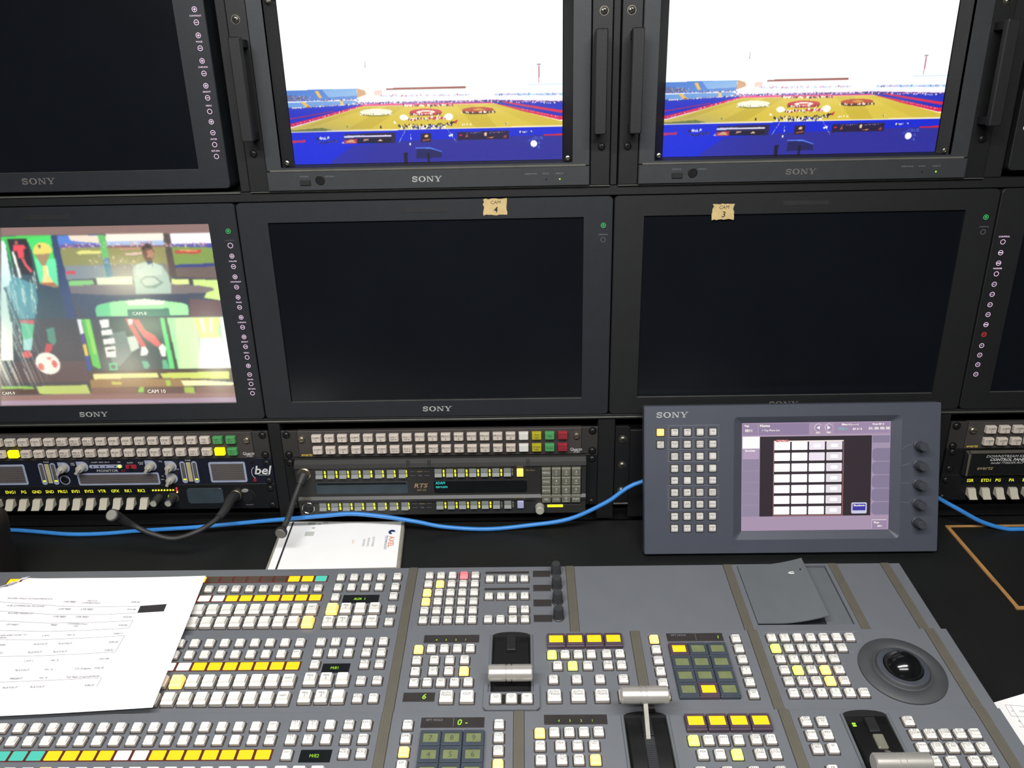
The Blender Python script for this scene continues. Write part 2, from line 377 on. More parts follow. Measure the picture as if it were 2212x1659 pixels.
class Raster:
    """A screen picture painted as polygons on a fine grid, softened, then carried as one colour per grid point."""
    def __init__(s, x0, x1, y0, y1, step):
        s.b = (x0, x1, y0, y1); s.st = step; s.nx = int((x1 - x0) / step) + 1; s.ny = int((y1 - y0) / step) + 1
        s.X, s.Y = np.meshgrid(np.linspace(x0, x1, s.nx), np.linspace(y0, y1, s.ny)); s.I = np.ones((s.ny, s.nx, 3)); s.rng = np.random.RandomState(11)
    def shape(s, pts, col, alpha=1.0):
        xs = [p[0] for p in pts]; ys = [p[1] for p in pts]; x0, _, y0, _ = s.b
        i0 = max(0, int((min(xs) - x0) / s.st)); i1 = min(s.nx, int((max(xs) - x0) / s.st) + 2); j0 = max(0, int((min(ys) - y0) / s.st)); j1 = min(s.ny, int((max(ys) - y0) / s.st) + 2)
        if i1 <= i0 or j1 <= j0: return
        X = s.X[j0:j1, i0:i1]; Y = s.Y[j0:j1, i0:i1]; m = np.zeros(X.shape, bool)
        for (ax, ay), (bx, by) in zip(pts, pts[1:] + pts[:1]):
            if ay != by: m ^= ((ay > Y) != (by > Y)) & (X < (bx - ax) * (Y - ay) / (by - ay) + ax)
        c = np.array(col, float) / 255.0; R = s.I[j0:j1, i0:i1]; R[m] = R[m] * (1 - alpha) + c * alpha
    def blur(s, sig):
        k = np.exp(-0.5 * (np.arange(-int(3 * sig) - 1, int(3 * sig) + 2) / sig) ** 2); k /= k.sum(); n = len(k) // 2
        P = np.pad(s.I, ((n, n), (n, n), (0, 0)), 'edge'); P = sum(w * P[i:i + s.ny] for i, w in enumerate(k)); s.I = sum(w * P[:, i:i + s.nx] for i, w in enumerate(k))
    def haze(s, x, y, rx, ry, col, a):
        g = (a * np.exp(-((s.X - x) / rx) ** 2 - ((s.Y - y) / ry) ** 2))[..., None]; s.I = s.I * (1 - g) + np.array(col) / 255.0 * g
    def grain(s, a): s.I = s.I + s.rng.normal(0, a, s.I.shape)
    def mesh(s, name, m):
        me = bpy.data.meshes.new(name); n = s.nx * s.ny
        co = np.stack([s.X.ravel() * MM, s.Y.ravel() * MM, np.zeros(n)], 1); idx = np.arange(n).reshape(s.ny, s.nx)
        q = np.stack([idx[:-1, :-1], idx[:-1, 1:], idx[1:, 1:], idx[1:, :-1]], -1).reshape(-1, 4)
        me.vertices.add(n); me.vertices.foreach_set('co', co.ravel()); me.loops.add(q.size); me.loops.foreach_set('vertex_index', q.ravel().astype(np.int32))
        me.polygons.add(len(q)); me.polygons.foreach_set('loop_start', np.arange(0, q.size, 4, dtype=np.int32)); me.update(calc_edges=True)
        c = np.clip(s.I, 0, 1); c = np.where(c <= .04045, c / 12.92, ((c + .055) / 1.055) ** 2.4)
        a = me.color_attributes.new('picture', 'FLOAT_COLOR', 'POINT'); a.data.foreach_set('color', np.concatenate([c.reshape(-1, 3), np.ones((n, 1))], 1).ravel().astype(np.float32))
        me.materials.append(M[m]); return me

# ================================================================== SCREEN PICTURES (mm on the glass)
STADIUM_SHAPES = [
    ((70,120,205),[(-179.7,93.0),(-87.4,93.7),(-88.3,80.0),(-179.6,79.4)]),
    ((120,170,225),[(-132.8,93.0),(-87.4,93.7),(-88.2,84.9),(-125.1,83.7)]),
    ((85,100,150),[(-179.1,86.8),(-156.4,85.8),(-149.9,81.2),(-179.5,80.2)]),
    ((100,150,215),[(-179.2,78.2),(-94.0,79.3),(-87.1,77.5),(-87.4,74.7),(-179.5,71.7)]),
    ((235,180,80),[(-142.6,91.5),(-138.2,91.8),(-133.5,83.2),(-137.8,83.0)]),
    ((235,180,80),[(-162.8,78.9),(-157.9,79.1),(-149.5,72.0),(-154.9,71.2)]),
    ((235,190,110),[(-111.1,79.8),(-107.2,79.9),(-106.7,74.1),(-110.3,73.9)]),
    ((205,150,100),[(-87.0,93.7),(-77.2,90.9),(-75.5,86.3),(-88.1,82.0)]),
    ((130,60,50),[(-49.4,93.2),(54.3,93.3),(54.3,91.2),(-49.6,91.3)]),
    ((255,200,180),[(-65.0,90.6),(-55.3,91.1),(-55.8,85.5),(-65.4,85.1)]),
    ((150,200,235),[(133.2,93.8),(178.9,94.3),(178.9,93.8),(133.2,93.2)]),
    ((215,225,250),[(-58.5,84.3),(59.2,84.3),(59.1,81.9),(-58.7,82.3)]),
    ((190,215,245),[(89.6,83.9),(179.0,83.0),(179.0,79.8),(89.5,81.6)]),
    ((250,238,252),[(-86.9,80.0),(179.0,76.5),(179.0,71.3),(-87.2,76.4)]),
    ((90,50,150),[(-94.2,76.5),(91.1,76.3),(179.0,72.9),(179.0,69.3),(91.0,73.1),(-80.4,73.9)]),
    ((25,40,190),[(-179.6,70.7),(-80.3,74.6),(-80.5,72.9),(-180.2,51.7)]),
    ((25,40,190),[(87.6,73.1),(179.0,72.1),(179.1,49.8),(118.8,65.6)]),
    ((150,30,110),[(-179.9,58.7),(-119.8,67.1),(-119.9,65.8),(-179.6,57.1)]),
    ((215,25,75),[(-180.2,51.7),(-141.7,60.0),(-80.4,73.9),(-80.6,72.0),(-136.6,57.9),(-180.0,47.4)]),
    ((235,60,120),[(-80.3,74.6),(85.8,73.2),(91.0,71.8),(-80.6,72.3)]),
    ((215,30,80),[(103.3,74.1),(179.0,61.8),(179.0,58.1),(103.2,72.5)]),
    ((215,30,80),[(85.8,73.2),(124.0,65.5),(179.0,54.0),(179.1,49.2),(118.8,63.6),(87.5,71.8)]),
    ((216,192,68),[(-179.7,46.2),(-136.7,57.2),(-80.6,72.0),(91.0,71.8),(120.5,63.4),(179.1,48.2),(179.1,41.8),(-179.4,41.1)]),
    ((203,179,58),[(-105.8,65.5),(-80.6,72.0),(-59.5,71.9),(-95.4,63.7),(-142.8,49.6),(-164.5,46.7)]),
    ((203,179,58),[(-49.0,71.6),(-24.5,71.5),(-42.8,61.0),(-72.4,44.0),(-104.4,43.8)]),
    ((203,179,58),[(40.3,71.5),(63.0,71.3),(80.1,58.5),(93.7,41.9),(65.4,41.8)]),
    ((208,184,62),[(80.5,71.5),(91.0,71.8),(167.7,50.1),(179.1,44.9),(179.1,42.5),(143.0,43.9)]),
    ((120,130,40),[(-179.1,43.6),(-137.9,46.2),(-122.3,42.5),(-179.4,41.0)]),
    ((235,215,150),[(-80.6,72.0),(91.0,71.8),(91.3,71.3),(-80.6,71.5)]),
    ((235,220,150),[(-136.6,57.9),(-80.6,72.0),(-79.9,71.6),(-136.3,57.2)]),
    ((245,235,200),[(-179.2,42.3),(179.1,43.2),(179.1,41.8),(-179.4,40.8)]),
    ((14,36,205),[(-179.4,40.8),(179.1,41.8),(179.2,-1.4),(-180.7,0.6)]),
    ((42,42,150),[(-99.3,22.6),(-38.2,27.3),(179.1,32.3),(179.2,-1.4),(-133.8,0.9)]),
    ((60,70,190),[(132.2,24.0),(143.8,30.5),(144.7,29.1),(134.9,23.1)]),
    ((40,30,70),[(-109.4,38.0),(-40.9,38.4),(-41.9,25.7),(-109.7,25.3)]),
    ((230,225,240),[(-109.6,35.5),(-46.5,35.6),(-46.6,33.4),(-109.9,33.2)]),
    ((215,60,40),[(-109.8,30.4),(-93.1,31.5),(-93.3,25.9),(-110.2,25.7)]),
    ((235,180,110),[(-108.7,27.0),(-103.9,30.0),(-98.5,30.6),(-94.4,26.7)]),
    ((25,20,40),[(-91.4,30.9),(-46.8,31.7),(-47.2,25.8),(-91.9,25.3)]),
    ((200,150,110),[(-84.2,30.8),(-77.1,31.1),(-77.2,29.5),(-84.5,28.2)]),
    ((235,200,150),[(-65.8,27.9),(-62.0,30.8),(-58.6,28.1)]),
    ((40,25,45),[(-7.7,36.5),(5.9,36.6),(5.3,25.6),(-8.4,25.4)]),
    ((240,190,150),[(-3.1,33.4),(-0.7,35.4),(2.2,34.0),(1.2,31.6),(-2.7,31.4)]),
    ((150,80,60),[(-6.1,28.4),(3.8,29.9),(3.7,27.9),(-5.3,26.7)]),
    ((35,22,60),[(40.5,37.2),(108.6,37.9),(108.3,27.5),(40.9,27.1)]),
    ((170,90,60),[(50.8,30.6),(53.1,34.8),(55.1,30.9)]),
    ((235,200,160),[(75.8,35.2),(78.0,36.8),(79.7,35.1),(79.2,31.8),(76.6,31.8)]),
    ((200,130,60),[(79.2,29.7),(89.8,30.7),(86.2,28.6)]),
    ((215,30,90),[(43.0,34.2),(47.5,34.4),(47.4,32.7),(42.9,32.5)]),
    ((150,60,60),[(100.4,29.3),(104.0,33.0),(106.1,31.2),(104.8,28.7)]),
    ((220,40,70),[(-180.1,31.0),(-161.3,31.5),(-161.7,28.1),(-180.3,27.6)]),
    ((200,30,60),[(154.4,32.3),(178.6,32.8),(178.6,30.5),(154.4,30.3)]),
    ((90,130,240),[(-16.0,18.7),(4.0,18.7),(18.9,13.6),(18.8,12.4),(3.6,17.3),(-16.1,17.4)]),
    ((30,30,90),[(-14.9,16.7),(3.9,17.0),(18.8,12.2),(18.5,5.7),(-15.6,4.7)]),
    ((15,15,45),[(-31.8,12.5),(-26.7,12.8),(-27.4,3.2),(-32.4,2.9)]),
    ((15,15,50),[(-0.7,11.2),(2.9,11.3),(2.4,3.5),(-1.2,3.3)]),
    ((235,235,245),[(-111.2,28.8),(-114.1,26.3),(-110.4,25.7)]),
    ((150,140,150),[(-74.4,126.4),(-73.7,126.4),(-74.0,118.4),(-74.7,118.5)]),
    ((160,60,90),[(148.2,116.2),(149.4,116.2),(149.2,95.4),(148.4,95.4)]),
    ((150,150,170),[(146.5,118.9),(151.3,118.8),(151.0,116.9),(146.8,117.0)]),
]
STADIUM_ELLIPSES = [
    ((120,110,40),(-64.7,62.7,21.5,3.6)),
    ((250,250,225),(-64.5,64.4,21.4,4.0)),
    ((120,40,40),(0.4,62.1,21.4,3.7)),
    ((190,45,70),(0.5,63.4,21.0,3.8)),
    ((255,245,245),(0.4,63.1,12.3,2.2)),
    ((205,60,80),(0.4,62.7,7.0,1.0)),
    ((60,30,30),(68.8,62.3,21.4,3.3)),
    ((170,40,45),(68.9,64.6,21.0,3.3)),
    ((200,130,50),(69.8,65.0,7.0,1.4)),
    ((255,255,255),(-29.0,57.0,5.3,3.6)),
    ((255,255,250),(30.5,56.8,5.6,4.3)),
    ((250,250,255),(141.4,20.9,4.4,4.3)),
]
STADIUM_DOTS = [
    ([(250,250,250),(230,140,190),(30,25,40),(60,60,150),(190,40,60)],(-179.0,80.5),(-86.8,80.3),70,1.0,0.8),
    ([(250,250,250),(230,140,190),(30,25,40),(60,60,150),(235,190,90)],(-179.3,71.0),(-80.3,74.9),80,1.0,0.8),
    ([(250,250,250),(230,140,190),(30,25,40),(60,60,150),(250,250,250),(250,250,250)],(-94.3,75.5),(91.1,75.4),220,1.2,1.2),
    ([(250,250,250),(230,140,190),(30,25,40),(60,60,150),(250,250,250)],(91.1,74.7),(179.0,71.3),100,1.2,1.2),
    ([(90,90,140),(60,60,110),(200,200,230)],(-178.9,85.1),(-149.7,82.9),60,0.9,3.0),
    ([(120,200,220),(190,40,60),(250,250,250),(230,140,190),(250,250,250)],(-58.5,84.3),(59.1,83.2),120,1.2,1.0),
    ([(120,200,220),(230,140,190),(250,250,250),(60,60,150)],(89.6,82.9),(179.0,81.7),80,1.2,1.0),
    ([(250,250,250),(250,250,250),(230,140,190)],(-176.5,50.3),(-87.7,70.8),34,1.0,0.2),
    ([(250,250,250),(230,140,190)],(127.5,63.8),(178.2,52.8),22,1.0,0.2),
    ([(250,250,250),(250,250,250),(30,25,40),(190,40,60)],(-28.0,71.5),(36.8,70.9),60,1.6,0.9),
    ([(250,250,250),(250,250,250),(180,170,90)],(-85.4,61.8),(-44.5,61.6),26,1.5,0.4),
    ([(250,250,250),(30,25,40),(190,40,60)],(-19.6,60.5),(19.6,60.0),30,1.4,0.5),
    ([(250,250,250),(30,25,40),(250,250,250)],(48.6,61.8),(89.8,61.6),16,2.0,0.4),
    ([(250,250,250),(190,40,60),(250,250,250),(30,25,40)],(-23.0,54.6),(24.6,55.6),52,1.8,1.6),
    ([(190,40,60),(250,250,250),(200,90,60)],(4.4,55.4),(24.7,55.9),26,1.8,1.2),
    ([(30,25,40),(250,250,250),(30,25,40),(60,60,80),(250,250,250)],(-36.0,45.5),(33.9,46.1),80,1.8,2.4),
    ([(30,25,40),(60,60,150),(250,250,250)],(-19.3,43.8),(23.2,44.6),40,2.0,1.6),
    ([(190,40,60),(30,25,40)],(32.2,48.6),(41.1,51.0),10,1.8,1.0),
    ([(250,250,250)],(-41.8,51.0),(-40.0,50.9),2,1.8,0.8),
    ([(30,25,40),(250,250,250)],(47.1,46.7),(58.6,46.4),4,1.8,0.8),
    ([(60,120,120)],(-104.1,46.3),(-104.1,46.3),2,1.8,0.8),
    ([(250,250,250),(30,25,40)],(-60.3,45.5),(-59.9,45.5),2,1.8,0.8),
    ([(250,250,250),(30,25,40)],(105.6,47.2),(106.0,47.2),2,1.6,0.8),
    ([(250,250,250),(250,250,250),(30,25,40)],(-146.1,32.5),(-129.4,33.5),14,2.2,1.0),
    ([(30,25,40),(90,60,70)],(-143.5,27.7),(-120.1,28.9),16,2.0,1.4),
    ([(250,250,250)],(122.7,35.6),(136.8,36.0),5,2.0,0.3),
    ([(30,25,40)],(121.7,34.3),(136.8,34.8),6,1.6,0.4),
    ([(250,250,250)],(-21.4,33.8),(-21.3,30.4),3,1.6,0.6),
    ([(250,250,250),(250,250,250)],(29.3,33.1),(34.2,34.3),4,2.0,1.0),
    ([(250,250,250)],(-23.1,24.0),(-22.8,23.6),2,2.0,0.5),
    ([(250,250,250)],(-28.4,39.8),(-37.4,25.6),12,0.8,0.1),
    ([(250,250,250)],(28.3,40.3),(38.2,25.8),10,0.8,0.1),
    ([(250,250,250)],(-105.2,35.4),(-83.8,35.5),16,0.9,0.2),
    ([(250,250,250)],(-74.1,34.8),(-51.8,35.2),16,0.9,0.2),
    ([(200,190,210)],(51.9,35.7),(72.3,36.3),14,0.8,0.2),
    ([(200,190,210)],(82.9,35.7),(102.4,36.3),14,0.8,0.2),
]
STADIUM_TEXT = [
    ('AUB',142.5,25.4,4.4),
    ('A',146.7,19.6,4.4),
    ('R',146.6,13.8,4.4),
]
MULTI_SHAPES = [
    ((120,92,86),[(-73.4,267.8),(217.5,266.7),(217.9,253.5),(-76.8,254.6)]),
    ((42,60,70),[(-76.8,254.6),(4.2,255.0),(4.1,133.8),(-107.6,135.7)]),
    ((60,60,62),[(2.3,255.0),(218.7,253.9),(217.7,133.9),(-3.7,134.4)]),
    ((50,56,60),[(-107.3,136.7),(3.3,133.8),(-1.6,14.8),(-138.6,15.9)]),
    ((48,62,58),[(2.5,133.9),(217.7,133.5),(216.6,15.8),(-3.7,14.9)]),
    ((128,96,92),[(-138.3,17.0),(216.3,18.0),(216.9,0.8),(-142.4,1.0)]),
    ((150,128,150),[(-140.6,8.1),(216.9,7.9),(216.9,0.8),(-142.4,1.0)]),
    ((215,235,228),[(-76.8,254.5),(-72.8,252.9),(-75.4,223.2),(-79.1,186.4),(-96.1,180.2)]),
    ((60,190,70),[(-76.8,254.5),(-6.7,254.8),(-7.7,243.9),(-78.4,248.3)]),
    ((45,160,70),[(-74.1,249.8),(-68.5,250.0),(-71.9,205.6),(-73.8,223.1)]),
    ((30,30,34),[(-69.2,250.5),(-41.8,250.8),(-42.8,200.3),(-70.3,199.2)]),
    ((215,60,70),[(-62.8,242.6),(-48.4,242.3),(-45.2,237.1),(-49.9,236.1),(-51.5,224.6),(-59.9,222.9),(-59.8,234.7),(-65.9,232.5)]),
    ((165,80,70),[(-60.0,247.7),(-56.1,247.9),(-56.0,243.3),(-60.6,242.6)]),
    ((215,70,80),[(-56.5,223.6),(-52.2,223.5),(-50.4,214.8),(-44.6,205.9),(-47.3,201.6),(-53.6,211.7)]),
    ((225,225,215),[(-67.7,233.3),(-64.1,233.2),(-62.3,195.8),(-66.7,194.3)]),
    ((60,200,90),[(-41.5,250.8),(-6.8,254.5),(-12.4,182.8),(-17.0,180.4),(-38.9,186.5),(-39.1,235.1)]),
    ((90,215,150),[(-37.4,222.5),(-7.3,221.9),(-12.2,183.6),(-39.1,188.9)]),
    ((212,196,90),[(-38.4,231.2),(-34.6,239.0),(-27.3,244.3),(-20.0,245.4),(-12.8,242.5),(-9.5,236.2),(-9.5,231.8),(-15.1,229.2),(-35.9,228.5)]),
    ((60,50,35),[(-28.4,241.2),(-24.1,241.4),(-26.9,236.5)]),
    ((150,120,85),[(-35.9,228.8),(-13.6,229.2),(-24.8,211.9),(-29.0,211.2)]),
    ((235,205,120),[(-28.3,212.5),(-21.4,212.7),(-22.4,198.3),(-18.5,187.8),(-35.3,188.1),(-30.4,198.4)]),
    ((170,90,60),[(-38.6,187.6),(-16.9,187.7),(-13.0,180.4),(-36.8,185.3)]),
    ((42,56,92),[(-6.2,255.1),(1.8,254.3),(3.6,135.6),(-11.4,134.2)]),
    ((70,130,140),[(-75.9,199.3),(-46.3,185.8),(-47.0,163.0),(-58.6,135.0),(-79.8,135.3),(-86.4,180.0)]),
    ((235,240,225),[(-72.4,200.8),(-71.7,200.8),(-73.3,184.1),(-73.9,184.1)]),
    ((235,240,225),[(-102.5,137.7),(-101.0,137.7),(-102.6,122.3),(-104.0,122.3)]),
    ((235,240,225),[(-88.8,139.4),(-88.2,139.3),(-89.6,124.2),(-90.3,124.2)]),
    ((170,205,200),[(-76.8,177.2),(-76.0,177.2),(-77.2,164.4),(-78.0,164.4)]),
    ((200,225,215),[(-100.2,129.5),(-99.2,129.4),(-101.5,106.8),(-102.5,106.8)]),
    ((170,205,200),[(-77.9,176.0),(-76.6,176.0),(-79.2,149.1),(-80.4,149.1)]),
    ((200,225,215),[(-93.8,174.6),(-93.0,174.6),(-95.2,152.0),(-96.0,152.0)]),
    ((170,205,200),[(-78.6,130.1),(-77.9,130.1),(-79.6,112.0),(-80.3,112.0)]),
    ((170,205,200),[(-96.0,101.1),(-95.1,101.1),(-96.2,89.3),(-97.2,89.3)]),
    ((225,235,205),[(-43.2,205.4),(-42.1,205.4),(-44.3,179.6),(-45.4,179.6)]),
    ((200,225,215),[(-78.8,165.2),(-78.0,165.2),(-80.2,141.7),(-81.0,141.7)]),
    ((200,225,215),[(-29.7,200.4),(-29.0,200.4),(-29.8,189.6),(-30.5,189.7)]),
    ((170,205,200),[(-110.3,80.8),(-109.8,80.8),(-111.4,64.8),(-111.9,64.8)]),
    ((225,235,205),[(-23.4,211.8),(-22.0,211.8),(-23.1,197.1),(-24.5,197.1)]),
    ((225,235,205),[(-51.1,192.7),(-50.3,192.6),(-52.0,172.7),(-52.8,172.7)]),
    ((235,240,225),[(-101.4,103.2),(-100.7,103.2),(-102.4,86.1),(-103.1,86.1)]),
    ((235,240,225),[(-63.0,186.1),(-62.4,186.1),(-64.8,159.8),(-65.4,159.8)]),
    ((235,240,225),[(-86.3,191.9),(-85.6,191.9),(-87.7,170.1),(-88.4,170.1)]),
    ((200,225,215),[(-78.1,187.1),(-77.2,187.1),(-78.8,169.5),(-79.8,169.5)]),
    ((225,235,205),[(-65.6,180.3),(-64.3,180.2),(-66.7,154.4),(-67.9,154.4)]),
    ((200,225,215),[(-73.1,210.1),(-72.1,210.1),(-73.4,196.0),(-74.4,196.0)]),
    ((170,205,200),[(-66.3,178.4),(-65.0,178.4),(-66.4,162.8),(-67.8,162.8)]),
    ((200,225,215),[(-85.4,185.9),(-84.0,185.9),(-86.5,160.4),(-87.8,160.5)]),
    ((225,235,205),[(-85.8,121.7),(-84.6,121.7),(-87.0,96.6),(-88.1,96.6)]),
    ((200,225,215),[(-111.2,75.7),(-110.7,75.7),(-113.1,52.3),(-113.6,52.3)]),
    ((225,235,205),[(-53.8,178.8),(-52.6,178.8),(-54.0,161.9),(-55.3,161.9)]),
    ((225,235,205),[(-52.4,168.4),(-51.1,168.4),(-53.4,142.3),(-54.6,142.3)]),
    ((235,240,225),[(-96.8,136.0),(-95.6,136.0),(-97.0,121.1),(-98.3,121.1)]),
    ((200,225,215),[(-82.0,172.9),(-81.1,172.9),(-83.5,147.9),(-84.4,147.9)]),
    ((170,205,200),[(-65.8,192.4),(-65.0,192.4),(-67.0,170.0),(-67.8,170.0)]),
    ((225,235,205),[(-46.7,197.9),(-45.5,197.9),(-46.4,186.2),(-47.7,186.3)]),
    ((200,225,215),[(-68.4,141.3),(-67.7,141.3),(-69.3,123.7),(-70.0,123.7)]),
    ((170,205,200),[(-55.8,170.9),(-54.8,170.9),(-57.1,144.5),(-58.1,144.5)]),
    ((170,205,200),[(-67.6,179.9),(-66.2,179.8),(-68.0,159.3),(-69.5,159.3)]),
    ((200,225,215),[(-78.2,203.8),(-76.9,203.8),(-78.1,191.6),(-79.4,191.6)]),
    ((200,225,215),[(-91.0,165.0),(-90.4,165.0),(-92.8,140.3),(-93.4,140.3)]),
    ((232,236,214),[(-94.4,186.7),(-90.5,173.6),(-92.5,130.5),(-105.5,72.5),(-123.8,72.8)]),
    ((60,66,52),[(-91.3,173.6),(-90.6,163.7),(-91.7,130.5),(-95.0,130.6)]),
    ((245,242,222),[(-107.5,135.8),(-104.1,120.6),(-105.4,83.0),(-108.3,71.7),(-124.1,72.0)]),
    ((205,75,80),[(-81.1,133.7),(-59.4,133.3),(-61.3,126.6),(-81.0,129.5)]),
    ((75,190,130),[(-81.0,129.5),(-61.3,126.6),(-74.6,88.5),(-86.5,88.7),(-82.5,110.1)]),
    ((150,215,205),[(-83.7,103.3),(-68.1,106.4),(-74.8,87.7),(-86.9,87.0)]),
    ((205,80,80),[(-88.4,84.4),(-80.1,87.7),(-74.5,79.9),(-81.6,74.8),(-90.1,77.5)]),
    ((60,130,110),[(-45.1,119.6),(-33.1,121.9),(-35.1,99.0),(-40.5,94.0),(-46.3,100.9)]),
    ((195,60,65),[(-50.4,97.6),(-40.9,95.7),(-44.5,87.2),(-50.7,82.1),(-56.2,84.8)]),
    ((190,70,65),[(-87.2,52.1),(-77.8,52.8),(-78.7,45.8),(-87.5,44.1)]),
    ((140,190,150),[(-87.1,44.1),(-77.1,46.6),(-75.5,39.5),(-86.2,38.8)]),
    ((120,180,70),[(-134.7,31.0),(-87.4,30.8),(-85.1,26.3),(-135.9,26.2)]),
    ((175,205,100),[(-81.5,30.7),(-4.4,31.8),(-1.6,17.4),(-79.4,18.1)]),
    ((60,44,40),[(-135.7,27.1),(-85.1,26.3),(-79.4,18.1),(-138.0,18.1)]),
    ((70,60,62),[(-106.0,70.8),(2.1,69.1),(0.2,37.4),(-116.1,37.5)]),
    ((225,215,200),[(70.1,255.2),(151.1,255.0),(150.4,244.2),(69.0,244.1)]),
    ((150,170,205),[(69.2,244.9),(150.5,244.9),(150.4,237.2),(68.6,237.6)]),
    ((110,60,80),[(68.9,239.1),(150.6,238.2),(150.4,235.6),(68.7,236.3)]),
    ((128,124,72),[(68.7,236.6),(150.8,236.1),(151.3,196.8),(68.4,195.1)]),
    ((110,104,96),[(68.8,212.7),(152.0,212.0),(152.0,192.0),(68.5,191.9)]),
    ((225,232,245),[(160.3,254.2),(217.3,254.1),(217.5,239.1),(159.9,238.5)]),
    ((60,60,150),[(159.6,239.3),(217.3,239.8),(217.0,232.8),(159.9,235.9)]),
    ((110,135,60),[(159.9,235.9),(217.2,233.9),(216.8,211.6),(159.6,210.2)]),
    ((42,50,115),[(159.6,210.2),(216.8,211.6),(216.8,206.8),(159.3,206.0)]),
    ((92,78,72),[(159.3,206.0),(216.9,207.2),(217.2,189.3),(159.0,193.5)]),
    ((175,60,50),[(162.2,229.6),(172.0,231.3),(200.2,230.8),(200.5,227.7),(194.5,225.2),(163.2,226.4)]),
    ((210,150,80),[(170.3,231.0),(195.4,230.6),(195.2,229.0),(170.0,229.1)]),
    ((190,120,110),[(85.9,234.4),(115.9,234.5),(115.5,232.6),(85.6,232.9)]),
    ((215,175,165),[(91.6,227.3),(116.4,229.2),(115.8,226.0),(93.5,224.9)]),
    ((70,110,190),[(1.8,254.3),(59.8,253.9),(62.1,238.8),(1.2,238.3)]),
    ((225,200,180),[(17.4,254.0),(59.7,253.6),(59.0,242.7),(34.2,244.7),(19.1,247.3)]),
    ((90,70,140),[(2.0,241.4),(62.6,241.1),(62.5,237.2),(1.8,237.2)]),
    ((125,125,75),[(1.8,237.5),(62.6,237.3),(64.6,209.6),(1.2,210.7)]),
    ((208,205,110),[(22.8,230.1),(31.6,233.1),(59.0,231.8),(59.9,228.3),(27.2,227.3)]),
    ((115,125,130),[(1.8,211.9),(63.6,212.0),(65.3,193.5),(1.6,191.4)]),
    ((200,60,70),[(2.4,203.5),(16.9,203.7),(15.4,199.2),(1.9,199.8)]),
    ((85,170,90),[(59.5,253.9),(69.1,253.7),(68.4,196.7),(58.5,195.3)]),
    ((55,100,125),[(59.4,220.7),(68.9,222.2),(68.5,195.1),(59.1,194.5)]),
    ((120,195,105),[(2.5,189.8),(38.3,190.8),(39.8,184.3),(3.4,181.7)]),
    ((215,225,180),[(44.1,193.9),(95.7,194.6),(94.8,183.4),(43.6,183.9)]),
    ((205,220,130),[(150.7,190.1),(175.5,189.2),(175.3,181.6),(150.6,182.4)]),
    ((190,220,120),[(181.8,189.1),(217.7,187.3),(217.4,157.6),(192.9,162.1),(194.2,175.1),(181.4,180.2)]),
    ((105,95,95),[(3.1,182.5),(51.6,183.8),(99.6,183.6),(150.6,182.4),(188.6,180.1),(208.0,176.5),(209.9,172.9),(198.1,169.4),(144.8,167.9),(48.4,168.7),(3.2,172.0)]),
    ((52,60,75),[(3.2,172.0),(48.4,168.7),(144.8,167.9),(198.0,169.2),(192.6,160.5),(217.2,156.5),(216.6,133.7),(41.4,135.3),(13.5,134.6)]),
    ((88,66,68),[(172.6,160.8),(217.2,156.5),(216.6,134.0),(167.3,134.5)]),
    ((150,232,150),[(32.6,145.1),(35.1,151.7),(40.6,154.6),(60.9,158.7),(108.3,162.0),(161.8,154.8),(168.5,151.1),(167.1,136.5),(41.7,136.6),(33.1,136.4)]),
    ((228,250,205),[(78.7,158.9),(108.3,161.6),(136.7,158.5),(132.4,152.5),(82.3,152.5)]),
    ((100,205,130),[(32.6,145.1),(36.1,152.5),(55.7,157.1),(53.9,136.8),(33.1,136.4)]),
    ((62,110,92),[(79.3,147.3),(139.9,147.4),(140.1,136.3),(78.7,136.3)]),
    ((150,175,160),[(98.9,205.8),(105.2,212.0),(116.8,214.7),(129.4,214.4),(141.3,209.8),(147.7,196.9),(149.4,182.4),(147.5,169.4),(96.9,169.5),(97.2,183.3)]),
    ((175,195,178),[(105.0,211.2),(116.7,214.2),(129.4,214.0),(139.5,209.0),(140.5,197.0),(106.2,192.8),(101.9,199.3)]),
    ((95,120,110),[(105.3,188.0),(114.5,194.3),(127.4,194.9),(139.1,185.0),(125.7,177.1),(111.4,178.2)]),
    ((165,185,170),[(107.7,188.0),(115.9,193.1),(126.2,193.0),(135.1,185.1),(123.2,181.2),(112.0,181.4)]),
    ((95,62,50),[(117.2,231.5),(121.8,236.6),(131.9,235.9),(134.2,229.6),(131.5,221.0),(126.6,216.1),(119.5,216.5),(117.1,224.4)]),
    ((160,110,85),[(124.0,231.4),(132.7,232.0),(132.8,225.7),(130.2,220.3),(123.7,222.0)]),
    ((52,42,40),[(116.4,233.1),(120.0,239.3),(126.6,241.0),(131.7,239.1),(131.7,234.8),(123.1,235.0),(118.6,230.4)]),
    ((50,60,75),[(120.0,216.5),(129.2,217.1),(128.3,212.4),(121.3,211.7)]),
    ((70,58,54),[(151.3,254.2),(160.3,254.0),(159.1,194.3),(149.5,193.7)]),
    ((235,235,240),[(2.8,133.6),(8.8,133.5),(9.0,111.9),(2.9,110.3)]),
    ((70,60,130),[(3.0,109.5),(8.6,110.2),(8.4,96.6),(2.6,95.8)]),
    ((235,190,80),[(2.8,95.0),(8.2,95.7),(8.1,77.7),(2.9,76.9)]),
    ((40,60,140),[(2.9,76.9),(8.7,76.8),(7.4,51.5),(2.0,49.8)]),
    ((75,190,70),[(9.3,133.5),(22.7,133.6),(23.1,58.2),(19.4,56.5),(10.5,61.9)]),
    ((135,215,85),[(14.8,133.4),(21.1,133.6),(21.2,80.9),(15.9,79.3)]),
    ((60,66,66),[(22.7,133.6),(68.2,134.2),(51.6,52.5),(22.6,52.1)]),
